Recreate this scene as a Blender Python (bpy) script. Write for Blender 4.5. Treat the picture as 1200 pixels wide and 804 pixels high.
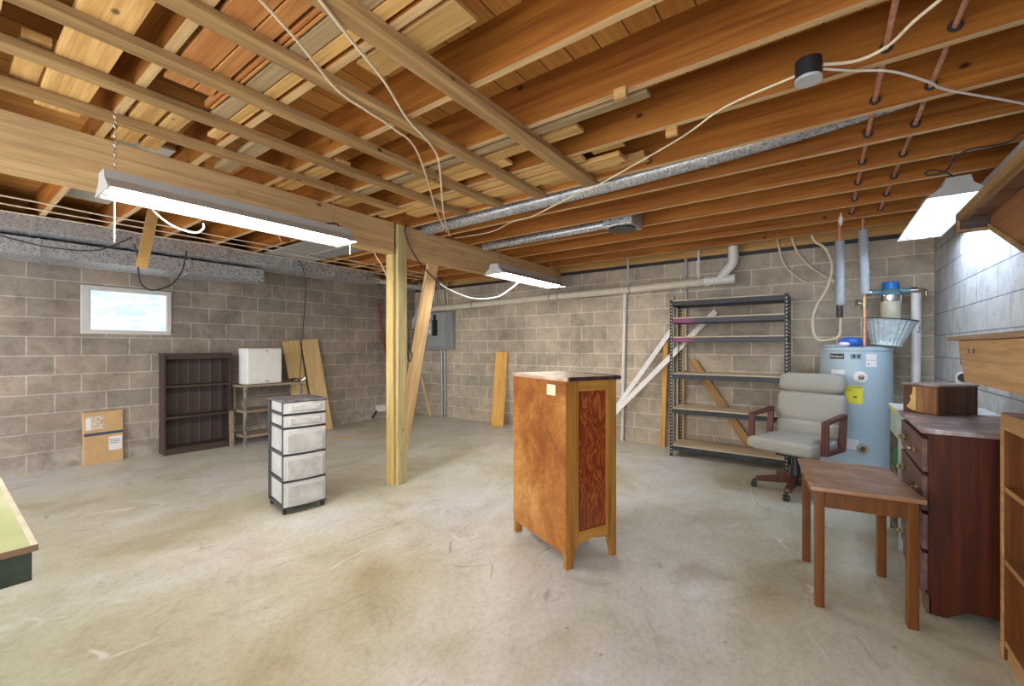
import bpy, bmesh, math, random
from mathutils import Vector, Matrix
random.seed(7)
C = bpy.context.scene.collection
for o in list(bpy.data.objects): bpy.data.objects.remove(o)
R = math.radians
# ---------------------------------------------------------------- camera, world, exposure
EYE = 1.29
cam = bpy.data.cameras.new('camera'); camo = bpy.data.objects.new('camera', cam); C.objects.link(camo)
cam.sensor_width = 36; cam.lens = 15.0; cam.shift_y = 5/1200; cam.clip_start = .02
camo.location = (0, 0, EYE); camo.rotation_euler = (R(90), 0, math.atan2(.5896, .8077))
bpy.context.scene.camera = camo
w = bpy.data.worlds.new('world'); bpy.context.scene.world = w; w.use_nodes = True
w.node_tree.nodes['Background'].inputs[0].default_value = (.94, .97, 1, 1)
w.node_tree.nodes['Background'].inputs[1].default_value = 2.4
TUBE = 40.0
vs = bpy.context.scene.view_settings
vs.view_transform = 'Standard'; vs.look = 'None'; vs.gamma = 1; vs.use_curve_mapping = False
vs.exposure = 0.98

# ---------------------------------------------------------------- helpers
def ray(u, v):
    xc = (u-600)/500
    return (.8077*xc-.5896, .5896*xc+.8077, (407-v)/500)
def onX(u, v, X): r = ray(u, v); t = X/r[0]; return (X, r[1]*t, EYE+r[2]*t)
def onY(u, v, Y): r = ray(u, v); t = Y/r[1]; return (r[0]*t, Y, EYE+r[2]*t)
def onZ(u, v, Z): r = ray(u, v); t = (Z-EYE)/r[2]; return (r[0]*t, r[1]*t, Z)

class MB:
    def __init__(s): s.bm = bmesh.new()
    def box(s, x0, y0, z0, x1, y1, z1, M=None):
        r = bmesh.ops.create_cube(s.bm, size=1)['verts']
        T = Matrix.Translation(((x0+x1)/2, (y0+y1)/2, (z0+z1)/2)) @ Matrix.Diagonal((abs(x1-x0), abs(y1-y0), abs(z1-z0), 1))
        bmesh.ops.transform(s.bm, matrix=(M @ T) if M else T, verts=r); return s
    def cyl(s, p0, p1, r, r2=None, seg=20, caps=True):
        p0 = Vector(p0); p1 = Vector(p1); d = p1-p0
        vs_ = bmesh.ops.create_cone(s.bm, cap_ends=caps, segments=seg, radius1=r, radius2=r if r2 is None else r2, depth=d.length)['verts']
        bmesh.ops.transform(s.bm, matrix=Matrix.Translation((p0+p1)/2) @ d.to_track_quat('Z', 'Y').to_matrix().to_4x4(), verts=vs_); return s
    def sph(s, c, r, sc=(1, 1, 1), seg=16):
        vs_ = bmesh.ops.create_uvsphere(s.bm, u_segments=seg, v_segments=seg//2+2, radius=r)['verts']
        bmesh.ops.transform(s.bm, matrix=Matrix.Translation(c) @ Matrix.Diagonal((*sc, 1)), verts=vs_); return s
    def lathe(s, prof, c=(0, 0, 0), seg=32, M=None, flute=0, nf=0):
        rings = []
        for (r, z) in prof:
            ring = []
            for k in range(seg):
                a = 2*math.pi*k/seg
                rr = r*(1+flute*math.cos(a*nf)) if nf else r
                v = Vector((rr*math.cos(a), rr*math.sin(a), z))
                if M: v = M @ v
                ring.append(s.bm.verts.new(v+Vector(c)))
            rings.append(ring)
        for a, b in zip(rings, rings[1:]):
            for k in range(seg): s.bm.faces.new((a[k], a[(k+1) % seg], b[(k+1) % seg], b[k]))
        if prof[0][0] > 1e-4: s.bm.faces.new(list(reversed(rings[0])))
        if prof[-1][0] > 1e-4: s.bm.faces.new(rings[-1])
        return s
    def tube(s, pts, r, seg=8, smooth=6):
        P = [Vector(p) for p in pts]
        if smooth and len(P) > 2:
            Q = []
            for i in range(len(P)-1):
                p0 = P[max(i-1, 0)]; p1 = P[i]; p2 = P[i+1]; p3 = P[min(i+2, len(P)-1)]
                for k in range(smooth):
                    t = k/smooth
                    Q.append(.5*((2*p1)+(-p0+p2)*t+(2*p0-5*p1+4*p2-p3)*t*t+(-p0+3*p1-3*p2+p3)*t**3))
            Q.append(P[-1]); P = Q
        rings = []; up = None
        for i, p in enumerate(P):
            d = (P[min(i+1, len(P)-1)]-P[max(i-1, 0)]).normalized()
            if up is None: up = d.orthogonal().normalized()
            up = (up-d*up.dot(d))
            up = up.normalized() if up.length > 1e-5 else d.orthogonal().normalized()
            sd = d.cross(up)
            rings.append([s.bm.verts.new(p+r*(math.cos(2*math.pi*k/seg)*up+math.sin(2*math.pi*k/seg)*sd)) for k in range(seg)])
        for a, b in zip(rings, rings[1:]):
            for k in range(seg): s.bm.faces.new((a[k], b[k], b[(k+1) % seg], a[(k+1) % seg]))
        s.bm.faces.new(rings[0]); s.bm.faces.new(list(reversed(rings[-1]))); return s
    def prism(s, poly, vec):
        a = [s.bm.verts.new(p) for p in poly]; b = [s.bm.verts.new(Vector(p)+Vector(vec)) for p in poly]
        s.bm.faces.new(a); s.bm.faces.new(list(reversed(b)))
        n = len(a)
        for k in range(n): s.bm.faces.new((a[k], b[k], b[(k+1) % n], a[(k+1) % n]))
        return s
    def chain(s, p0, p1, r=.007, wr=.0015):
        p0 = Vector(p0); p1 = Vector(p1); n = max(2, int((p1-p0).length/.022)); d = (p1-p0)/n
        for i in range(n):
            c = p0+d*(i+.5); ax = Vector((1, 0, 0)) if i % 2 else Vector((0, 1, 0))
            h = d*.62
            s.tube([c-h+ax*0, c-h*.5+ax*r, c+h*.5+ax*r, c+h, c+h*.5-ax*r, c-h*.5-ax*r, c-h], wr, 4, 0)
        return s
    def build(s, name, mat, parent=None, label=None, cat=None, group=None, world=True, bev=0, smooth=None, kind=None, loc=None):
        bmesh.ops.recalc_face_normals(s.bm, faces=s.bm.faces)
        me = bpy.data.meshes.new(name); o = bpy.data.objects.new(name, me); C.objects.link(o)
        if parent is not None:
            o.parent = parent
            if world: bmesh.ops.transform(s.bm, matrix=WM(parent).inverted(), verts=s.bm.verts)
        elif world:
            if loc is None:
                xs = [v.co.x for v in s.bm.verts]; ys = [v.co.y for v in s.bm.verts]; zs = [v.co.z for v in s.bm.verts]
                loc = ((min(xs)+max(xs))/2, (min(ys)+max(ys))/2, min(zs))
            bmesh.ops.transform(s.bm, matrix=Matrix.Translation(-Vector(loc)), verts=s.bm.verts)
            o.location = loc
        s.bm.to_mesh(me); s.bm.free()
        me.materials.append(mat)
        if smooth:
            for p in me.polygons: p.use_smooth = True
            me.set_sharp_from_angle(angle=R(smooth))
        if bev:
            m = o.modifiers.new('bevel', 'BEVEL'); m.width = bev; m.segments = 2; m.limit_method = 'ANGLE'; m.angle_limit = R(40)
        if label: tag(o, label, cat, group)
        if kind: o['kind'] = kind
        return o
def WM(o):
    M = Matrix.LocRotScale(o.location, o.rotation_euler, o.scale)
    return WM(o.parent) @ M if o.parent else M
def tag(o, label, cat, group=None):
    o['label'] = label; o['category'] = cat
    if group: o['group'] = group
    return o
def thing(name, label, cat, loc=(0, 0, 0), rotz=0, group=None):
    o = bpy.data.objects.new(name, None); C.objects.link(o); o.location = loc; o.rotation_euler = (0, 0, rotz)
    o.empty_display_size = .1
    return tag(o, label, cat, group)
def box(name, mat, b, parent=None, world=True, bev=0, **k):
    return MB().box(*b).build(name, mat, parent, world=world, bev=bev, **k)
def plank(name, mat, p0, p1, wdt, t, side, label=None, cat='board', group=None, bev=.002, parent=None):
    p0 = Vector(p0); p1 = Vector(p1); z = (p1-p0).normalized(); x = Vector(side); x = (x-z*x.dot(z)).normalized(); y = z.cross(x)
    L = (p1-p0).length
    o = MB().box(-wdt/2, -t/2, 0, wdt/2, t/2, L).build(name, mat, parent, world=False, bev=bev)
    M = Matrix((x, y, z)).transposed().to_4x4(); M.translation = p0
    o.matrix_local = (WM(parent).inverted() @ M) if parent else M
    if label: tag(o, label, cat, group)
    return o
def text(s_, name, mat, parent, size, loc, rot, depth=.0006, world=False, align='CENTER'):
    cu = bpy.data.curves.new('txt', 'FONT'); cu.body = s_; cu.size = size; cu.extrude = depth; cu.align_x = align; cu.align_y = 'CENTER'
    t = bpy.data.objects.new('txt', cu); C.objects.link(t)
    bpy.context.view_layer.update()
    me = bpy.data.meshes.new_from_object(t.evaluated_get(bpy.context.evaluated_depsgraph_get()))
    bpy.data.objects.remove(t)
    o = bpy.data.objects.new(name, me); C.objects.link(o); me.materials.clear(); me.materials.append(mat)
    o.location = loc; o.rotation_euler = rot; o.parent = parent
    return o

# ---------------------------------------------------------------- materials
def NT(name, rough=.6, metal=0, spec=.5):
    m = bpy.data.materials.new(name); m.use_nodes = True; nt = m.node_tree; b = nt.nodes['Principled BSDF']
    b.inputs['Roughness'].default_value = rough; b.inputs['Metallic'].default_value = metal
    b.inputs['Specular IOR Level'].default_value = spec
    return m, nt, b
def N(nt, t, **k):
    n = nt.nodes.new(t)
    for a, v in k.items(): setattr(n, a, v)
    return n
def coords(nt, scale=(1, 1, 1), rnd=True):
    tc = N(nt, 'ShaderNodeTexCoord'); out = tc.outputs['Object']
    if rnd:
        oi = N(nt, 'ShaderNodeObjectInfo'); mu = N(nt, 'ShaderNodeMath', operation='MULTIPLY'); mu.inputs[1].default_value = 37
        nt.links.new(oi.outputs['Random'], mu.inputs[0])
        va = N(nt, 'ShaderNodeVectorMath', operation='ADD'); nt.links.new(out, va.inputs[0]); nt.links.new(mu.outputs[0], va.inputs[1]); out = va.outputs[0]
    mp = N(nt, 'ShaderNodeMapping'); mp.inputs['Scale'].default_value = scale; nt.links.new(out, mp.inputs['Vector'])
    return mp.outputs['Vector']
def ramp(nt, fac, stops):
    r = N(nt, 'ShaderNodeValToRGB'); e = r.color_ramp.elements
    while len(e) < len(stops): e.new(.5)
    for i, (p, c) in enumerate(stops): e[i].position = p; e[i].color = (*c, 1)
    nt.links.new(fac, r.inputs[0]); return r.outputs[0]
def noise(nt, vec, scale, detail=4, rough=.55, dist=0):
    n = N(nt, 'ShaderNodeTexNoise'); n.inputs['Scale'].default_value = scale; n.inputs['Detail'].default_value = detail
    n.inputs['Roughness'].default_value = rough; n.inputs['Distortion'].default_value = dist
    nt.links.new(vec, n.inputs['Vector']); return n.outputs['Fac']
def mix(nt, fac, a, b, mode='MIX'):
    m = N(nt, 'ShaderNodeMix', data_type='RGBA', blend_type=mode)
    for s_, v in ((m.inputs[0], fac), (m.inputs[6], a), (m.inputs[7], b)):
        if isinstance(v, (int, float)): s_.default_value = v
        elif isinstance(v, tuple): s_.default_value = (*v, 1)
        else: nt.links.new(v, s_)
    return m.outputs[2]
def bump(nt, b, h, st=.3, dist=.01):
    n = N(nt, 'ShaderNodeBump'); n.inputs['Strength'].default_value = st; n.inputs['Distance'].default_value = dist
    nt.links.new(h, n.inputs['Height']); nt.links.new(n.outputs[0], b.inputs['Normal'])
def plain(name, col, rough=.5, metal=0, var=.06, nscale=12, spec=.5):
    m, nt, b = NT(name, rough, metal, spec)
    f = noise(nt, coords(nt), nscale, 5)
    lo = tuple(max(0, c*(1-var*2.2)) for c in col); hi = tuple(min(1, c*(1+var)) for c in col)
    nt.links.new(ramp(nt, f, [(.3, lo), (.65, hi)]), b.inputs['Base Color']); return m
def wood(name, lo, hi, axis='X', rough=.62, knots=.0, tint=.18, grain=1.0, spec=.3, stain=None):
    m, nt, b = NT(name, rough, 0, spec)
    st = {'X': (.5, 9, 9), 'Y': (9, .5, 9), 'Z': (9, 9, .5)}[axis]
    v = coords(nt, tuple(a*grain for a in st))
    f = noise(nt, v, 1.6, 5, .55, 1.2)
    col = ramp(nt, f, [(.28, lo), (.5, tuple((a+c)/2 for a, c in zip(lo, hi))), (.72, hi)])
    st3 = {'X': (1, 34, 34), 'Y': (34, 1, 34), 'Z': (34, 34, 1)}[axis]
    f3 = noise(nt, coords(nt, st3), 1.3, 4, .6, .6)
    col = mix(nt, .55, col, ramp(nt, f3, [(.32, (.58, .52, .46)), (.5, (.98, .97, .96)), (.68, (1.12, 1.12, 1.12))]), 'MULTIPLY')
    st2 = {'X': (3, 90, 90), 'Y': (90, 3, 90), 'Z': (90, 90, 3)}[axis]
    f2 = noise(nt, coords(nt, st2), 1.5, 3)
    col = mix(nt, .35, col, ramp(nt, f2, [(.3, (.45, .45, .45)), (.6, (1, 1, 1))]), 'MULTIPLY')
    if knots:
        k = {'X': (3.2, 5, 5), 'Y': (5, 3.2, 5), 'Z': (5, 5, 3.2)}[axis]
        vo = N(nt, 'ShaderNodeTexVoronoi'); vo.inputs['Scale'].default_value = knots; nt.links.new(coords(nt, k), vo.inputs['Vector'])
        kf = ramp(nt, vo.outputs['Distance'], [(.04, (1, 1, 1)), (.09, (0, 0, 0))])
        col = mix(nt, kf, col, tuple(a*.28 for a in lo))
    oi = N(nt, 'ShaderNodeObjectInfo')
    mr = N(nt, 'ShaderNodeMapRange'); mr.inputs[3].default_value = 1-tint; mr.inputs[4].default_value = 1+tint
    nt.links.new(oi.outputs['Random'], mr.inputs[0])
    hs = N(nt, 'ShaderNodeHueSaturation'); nt.links.new(mr.outputs[0], hs.inputs['Value']); nt.links.new(col, hs.inputs['Color'])
    out = hs.outputs[0]
    if stain:
        sf = noise(nt, coords(nt), stain[1], 5, .6, .5)
        out = mix(nt, ramp(nt, sf, [(stain[2], (0, 0, 0)), (stain[3], (1, 1, 1))]), out, stain[0])
    nt.links.new(out, b.inputs['Base Color'])
    bump(nt, b, f2, .12, .003)
    return m
def galv(name, base=(.52, .54, .58), scale=80):
    m, nt, b = NT(name, .33, .6)
    v = N(nt, 'ShaderNodeTexVoronoi'); v.inputs['Scale'].default_value = scale; nt.links.new(coords(nt), v.inputs['Vector'])
    s = N(nt, 'ShaderNodeSeparateColor'); nt.links.new(v.outputs['Color'], s.inputs[0])
    c = ramp(nt, s.outputs[0], [(0, tuple(a*.72 for a in base)), (1, tuple(min(1, a*1.15) for a in base))])
    nt.links.new(c, b.inputs['Base Color'])
    nt.links.new(ramp(nt, s.outputs[1], [(0, (.22,)*3), (1, (.45,)*3)]), b.inputs['Roughness']); return m
def blocks(name, axis, phase, c1, c2, mortar, length=.4, zph=0.0, patch=(.5, .45, .38), rough=.85, mort=.010, pf=.7):
    m, nt, b = NT(name, rough, 0, .25)
    tc = N(nt, 'ShaderNodeNewGeometry'); sep = N(nt, 'ShaderNodeSeparateXYZ'); nt.links.new(tc.outputs['Position'], sep.inputs[0])
    cb = N(nt, 'ShaderNodeCombineXYZ')
    ad = N(nt, 'ShaderNodeMath', operation='ADD'); ad.inputs[1].default_value = -phase+40*length; nt.links.new(sep.outputs[axis], ad.inputs[0])
    az = N(nt, 'ShaderNodeMath', operation='ADD'); az.inputs[1].default_value = zph; nt.links.new(sep.outputs[2], az.inputs[0])
    nt.links.new(ad.outputs[0], cb.inputs[0]); nt.links.new(az.outputs[0], cb.inputs[1])
    br = N(nt, 'ShaderNodeTexBrick'); nt.links.new(cb.outputs[0], br.inputs['Vector'])
    br.offset = .5; br.inputs['Scale'].default_value = 1; br.inputs['Brick Width'].default_value = length; br.inputs['Row Height'].default_value = .2
    br.inputs['Mortar Size'].default_value = mort*.5; br.inputs['Mortar Smooth'].default_value = .3; br.inputs['Bias'].default_value = 0
    br.inputs['Color1'].default_value = (*c1, 1); br.inputs['Color2'].default_value = (*c2, 1); br.inputs['Mortar'].default_value = (*mortar, 1)
    pos = tc.outputs['Position']
    n1 = noise(nt, pos, 1.3, 5, .6, .3)
    col = mix(nt, pf, br.outputs['Color'], ramp(nt, n1, [(.36, (.62, .58, .56)), (.5, (.93, .92, .91)), (.64, (1.18, 1.16, 1.12))]), 'MULTIPLY')
    nb = noise(nt, pos, 7, 6, .7, .5)
    col = mix(nt, .6, col, ramp(nt, nb, [(.36, (.72, .70, .68)), (.5, (1, 1, 1)), (.68, (1.22, 1.21, 1.18))]), 'MULTIPLY')
    n2 = noise(nt, pos, 70, 3, .6)
    col = mix(nt, .3, col, ramp(nt, n2, [(.3, (.55, .55, .55)), (.6, (1.1, 1.1, 1.1))]), 'MULTIPLY')
    # mineral stains low on the wall
    zr = N(nt, 'ShaderNodeMapRange'); zr.inputs[1].default_value = 0; zr.inputs[2].default_value = .55; zr.inputs[3].default_value = .75; zr.inputs[4].default_value = 0
    nt.links.new(sep.outputs[2], zr.inputs[0])
    n3 = noise(nt, pos, 3.2, 6, .65, .4)
    mu = N(nt, 'ShaderNodeMath', operation='MULTIPLY'); nt.links.new(zr.outputs[0], mu.inputs[0])
    nt.links.new(ramp(nt, n3, [(.42, (0, 0, 0)), (.6, (1, 1, 1))]), mu.inputs[1])
    col = mix(nt, mu.outputs[0], col, patch)
    nt.links.new(col, b.inputs['Base Color'])
    iv = N(nt, 'ShaderNodeMath', operation='SUBTRACT'); iv.inputs[0].default_value = 1; nt.links.new(br.outputs['Fac'], iv.inputs[1])
    a2 = N(nt, 'ShaderNodeMath', operation='MULTIPLY_ADD'); a2.inputs[1].default_value = .25; nt.links.new(n2, a2.inputs[0]); nt.links.new(iv.outputs[0], a2.inputs[2])
    bump(nt, b, a2.outputs[0], .5, .004)
    return m
def concrete():
    m, nt, b = NT('concrete_floor', .5, 0, .4)
    g = N(nt, 'ShaderNodeNewGeometry').outputs['Position']
    mp = N(nt, 'ShaderNodeMapping'); mp.inputs['Rotation'].default_value = (0, 0, R(35)); mp.inputs['Scale'].default_value = (1, .8, 1); nt.links.new(g, mp.inputs[0])
    v = mp.outputs[0]
    c = ramp(nt, noise(nt, v, .75, 6, .6, .4), [(.34, (.44, .405, .29)), (.45, (.54, .53, .43)), (.54, (.60, .595, .55)), (.66, (.65, .655, .68))])
    c = mix(nt, .65, c, ramp(nt, noise(nt, v, 2.3, 9, .72, 1.4), [(.3, (.55, .51, .43)), (.46, (.92, .92, .89)), (.7, (1.16, 1.17, 1.2))]), 'MULTIPLY')
    c = mix(nt, .75, c, ramp(nt, noise(nt, v, 38, 6, .7, .3), [(.3, (.74, .72, .69)), (.55, (1, 1, 1))]), 'MULTIPLY')
    # light scratches and dark hairline marks
    for (sc, rot, lo_, hi_, cc) in ((1.1, 20, .004, .010, (.72, .72, .70)), (1.7, 75, .003, .008, (.30, .27, .22))):
        mr_ = N(nt, 'ShaderNodeMapping'); mr_.inputs['Rotation'].default_value = (0, 0, R(rot)); mr_.inputs['Scale'].default_value = (sc, sc*.35, 1); nt.links.new(g, mr_.inputs[0])
        nd = N(nt, 'ShaderNodeTexNoise'); nd.inputs['Scale'].default_value = 2; nt.links.new(g, nd.inputs['Vector'])
        av = N(nt, 'ShaderNodeVectorMath', operation='MULTIPLY_ADD'); nt.links.new(nd.outputs['Color'], av.inputs[0]); av.inputs[1].default_value = (.5, .5, 0); nt.links.new(mr_.outputs[0], av.inputs[2])
        ve = N(nt, 'ShaderNodeTexVoronoi', feature='DISTANCE_TO_EDGE'); ve.inputs['Scale'].default_value = 1; nt.links.new(av.outputs[0], ve.inputs['Vector'])
        e1 = ramp(nt, ve.outputs['Distance'], [(lo_, (1, 1, 1)), (hi_, (0, 0, 0))]); e2 = ramp(nt, noise(nt, g, 1.7+sc, 3), [(.52, (0, 0, 0)), (.62, (.7, .7, .7))])
        mm_ = N(nt, 'ShaderNodeMath', operation='MULTIPLY'); nt.links.new(e1, mm_.inputs[0]); nt.links.new(e2, mm_.inputs[1])
        c = mix(nt, mm_.outputs[0], c, cc)
    # rusty brown patches
    r_ = ramp(nt, noise(nt, g, 1.15, 4, .55, .6), [(.57, (0, 0, 0)), (.7, (.38, .38, .38))])
    c = mix(nt, r_, c, (.36, .25, .12))
    vo = N(nt, 'ShaderNodeTexVoronoi'); vo.inputs['Scale'].default_value = 4.5; nt.links.new(g, vo.inputs['Vector'])
    c = mix(nt, ramp(nt, vo.outputs['Distance'], [(.02, (.7, .7, .7)), (.05, (0, 0, 0))]), c, (.2, .17, .13))
    nt.links.new(c, b.inputs['Base Color'])
    nt.links.new(ramp(nt, noise(nt, v, 2.5, 5), [(.3, (.28,)*3), (.7, (.5,)*3)]), b.inputs['Roughness'])
    bump(nt, b, noise(nt, g, 30, 6), .12, .004)
    return m
def deck():
    m, nt, b = NT('deck_boards', .7, 0, .2)
    g = N(nt, 'ShaderNodeNewGeometry').outputs['Position']
    mp = N(nt, 'ShaderNodeMapping'); mp.inputs['Rotation'].default_value = (0, 0, R(90)); nt.links.new(g, mp.inputs[0])
    br = N(nt, 'ShaderNodeTexBrick'); nt.links.new(mp.outputs[0], br.inputs['Vector']); br.offset = .37
    br.inputs['Scale'].default_value = 1; br.inputs['Brick Width'].default_value = 2.6; br.inputs['Row Height'].default_value = .14
    br.inputs['Mortar Size'].default_value = .003; br.inputs['Bias'].default_value = 0
    br.inputs['Color1'].default_value = (.70, .36, .10, 1); br.inputs['Color2'].default_value = (.52, .24, .06, 1); br.inputs['Mortar'].default_value = (.06, .03, .012, 1)
    mq = N(nt, 'ShaderNodeMapping'); mq.inputs['Scale'].default_value = (14, 1, 1); nt.links.new(g, mq.inputs[0])
    c = mix(nt, .55, br.outputs['Color'], ramp(nt, noise(nt, mq.outputs[0], 2.2, 5, .6, .8), [(.3, (.6, .55, .5)), (.65, (1.1, 1.1, 1.1))]), 'MULTIPLY')
    nt.links.new(c, b.inputs['Base Color']); return m
def emis(name, col, s):
    m, nt, b = NT(name, .5); b.inputs['Base Color'].default_value = (*col, 1)
    b.inputs['Emission Color'].default_value = (*col, 1); b.inputs['Emission Strength'].default_value = s; return m

M = {}
M['floor'] = concrete(); M['deck'] = deck()
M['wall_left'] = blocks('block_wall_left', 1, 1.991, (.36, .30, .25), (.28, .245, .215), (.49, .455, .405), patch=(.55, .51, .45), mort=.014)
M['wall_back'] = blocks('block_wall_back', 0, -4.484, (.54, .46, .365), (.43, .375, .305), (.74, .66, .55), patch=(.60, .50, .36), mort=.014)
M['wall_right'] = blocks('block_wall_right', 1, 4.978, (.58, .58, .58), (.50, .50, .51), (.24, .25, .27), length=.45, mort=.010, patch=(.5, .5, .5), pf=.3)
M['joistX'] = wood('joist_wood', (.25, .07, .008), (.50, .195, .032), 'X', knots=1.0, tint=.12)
M['joistE'] = wood('joist_pale_bottom', (.62, .40, .19), (.78, .55, .30), 'X', tint=.06)
M['beamY'] = wood('beam_wood', (.54, .34, .16), (.70, .48, .25), 'Y', knots=.9, tint=.08)
M['strapY'] = wood('strap_wood', (.22, .12, .042), (.50, .315, .145), 'Y', knots=1.2, tint=.12)
M['postZ'] = wood('post_wood', (.54, .38, .13), (.74, .57, .25), 'Z', knots=.8, tint=.05, stain=((.42, .36, .20), 14, .55, .75))
M['braceZ'] = wood('brace_wood', (.66, .43, .20), (.82, .58, .30), 'Z', knots=.8, tint=.05)
M['pineX'] = wood('pine_x', (.50, .27, .08), (.74, .47, .19), 'X', knots=1.2, tint=.18)
M['pineZ'] = wood('pine_z', (.68, .46, .19), (.82, .62, .32), 'Z', knots=.9, tint=.10)
M['orangeX'] = wood('orange_board', (.46, .17, .045), (.60, .28, .09), 'X', tint=.12)
M['orangeZ'] = wood('orange_pine', (.66, .34, .07), (.80, .46, .13), 'Z', knots=1, tint=.05)
M['greywoodX'] = wood('grey_board', (.34, .235, .12), (.5, .37, .21), 'X', tint=.1)
M['galv'] = galv('galvanised_steel'); M['galv2'] = galv('galvanised_dull', (.55, .57, .60), 90)
M['white'] = plain('white_paint', (.80, .80, .79), .45, var=.03)
M['housing'] = plain('light_housing', (.40, .40, .40), .45, 0, var=.03)
M['pvc'] = plain('white_pvc', (.80, .78, .74), .35, var=.04)
M['pvc_old'] = plain('yellowed_pvc', (.76, .68, .55), .4, var=.05)
M['foam'] = plain('grey_foam', (.33, .35, .38), .8, var=.05, nscale=30)
M['black'] = plain('black_plastic', (.02, .02, .022), .4)
M['blackm'] = plain('black_metal', (.035, .035, .04), .45, .4, nscale=20, var=.2)
M['purple'] = plain('purple_tint_paint', (.22, .04, .13), .45, .3, nscale=5, var=.35)
M['chrome'] = plain('chrome', (.7, .7, .7), .2, 1)
M['brass'] = plain('brass', (.42, .34, .2), .3, 1)
M['copper'] = plain('copper', (.70, .33, .22), .35, .35, nscale=30, var=.15)
M['copperp'] = plain('copper_painted', (.62, .32, .22), .6, .2, nscale=30, var=.2)
M['cream'] = plain('cream_cable', (.80, .68, .48), .5, var=.05)
M['whitec'] = plain('white_cable', (.85, .84, .80), .5, var=.02)
M['darkc'] = plain('dark_cable', (.035, .028, .025), .5)
M['tube'] = emis('lit_tube', (1, .94, .83), TUBE)
M['tubec'] = emis('lit_tube_cool', (.66, .82, 1), TUBE*.6)
M['steel'] = plain('grey_steel', (.36, .38, .38), .45, .3)
M['conduit'] = plain('conduit', (.48, .49, .49), .4, .5)
M['heater'] = plain('heater_paint', (.42, .53, .61), .35, var=.02)
M['label_w'] = plain('label_white', (.82, .82, .84), .5, var=.02)
M['label_y'] = plain('label_yellow', (.88, .80, .05), .5, var=.02)
M['ink'] = plain('ink', (.05, .05, .05), .6)
M['card'] = plain('cardboard', (.60, .39, .19), .8, var=.06, nscale=6)
M['cardd'] = plain('cardboard_dark', (.36, .2, .08), .8)

# ---------------------------------------------------------------- structure
XL, XR, YB, Y0 = -6.55, .86, 5.7, -2.2
TOPW = 2.42; JB = 2.455; JH = .235; DECK = JB+JH
def S(name, m, mat): return m.build(name, mat, kind='structure', loc=(0, 0, 0))
S('floor', MB().box(XL-.2, Y0, -.12, XR+.2+1.2, YB+.2, 0), M['floor'])
S('ceiling', MB().box(XL-.2, Y0, DECK, XR+1.4, YB+.2, DECK+.03), M['deck'])
wl = MB(); wy0, wy1, wz0, wz1 = .985, 1.785, 1.44, 1.975
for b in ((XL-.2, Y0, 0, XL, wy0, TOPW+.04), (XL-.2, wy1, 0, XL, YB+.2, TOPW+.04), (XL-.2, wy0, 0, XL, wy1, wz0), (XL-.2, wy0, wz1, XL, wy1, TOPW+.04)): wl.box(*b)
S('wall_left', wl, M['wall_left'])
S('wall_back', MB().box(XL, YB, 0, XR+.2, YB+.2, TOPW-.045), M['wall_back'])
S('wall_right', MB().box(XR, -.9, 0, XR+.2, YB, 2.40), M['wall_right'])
M['sill'] = wood('sill_wood', (.50, .27, .08), (.66, .40, .15), 'X', knots=2, tint=.03)
S('trim_1', MB().box(XL, YB-.004, TOPW-.0, XR, YB+.15, TOPW+.036), M['sill'])
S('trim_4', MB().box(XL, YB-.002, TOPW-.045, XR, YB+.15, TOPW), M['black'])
S('trim_5', MB().box(XR+.15, -.9, 2.40, XR+.19, YB, DECK), M['sill'])
S('trim_2', MB().box(XL, YB+.01, TOPW+.036, XR, YB+.05, DECK), M['sill'])
S('trim_3', MB().box(XL-.15, Y0, TOPW+.04, XL-.11, YB, DECK), M['sill'])
# window
win = MB()
for b in ((wy0, wz0, wy1, wz0+.045), (wy0, wz1-.05, wy1, wz1), (wy0, wz0+.045, wy0+.07, wz1-.05), (wy1-.05, wz0+.045, wy1, wz1-.05)):
    win.box(XL-.05, b[0], b[1], XL+.018, b[2], b[3])
wf = win.build('window_1', plain('window_frame_paint', (.62, .61, .60), .4, .1, var=.03), kind='structure', loc=(XL, (wy0+wy1)/2, wz0), bev=.004)
m, nt, b = NT('bright_frosted_glass', .3)
f = noise(nt, coords(nt, (1, 3, 6)), 1.6, 4, .5, 1.2)
c = ramp(nt, f, [(.35, (.62, .80, .93)), (.55, (.9, .96, 1)), (.7, (1, 1, 1))])
nt.links.new(c, b.inputs['Emission Color']); b.inputs['Emission Strength'].default_value = .50; b.inputs['Base Color'].default_value = (.2, .22, .24, 1)
pane = box('pane', m, (XL-.03, wy0+.065, wz0+.04, XL-.02, wy1-.045, wz1-.045), wf)
box('glazing_bead', M['white'], (XL-.02, wy0+.065, wz0+.04, XL-.005, wy0+.078, wz1-.045), wf)
mm = MB()
for yy, zz in ((wy0+.03, wz1-.02), (wy1-.02, wz1-.02), (wy1-.02, wz0+.02)): mm.cyl((XL+.018, yy, zz), (XL+.024, yy, zz), .004)
mm.build('clip', M['black'], wf)

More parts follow.
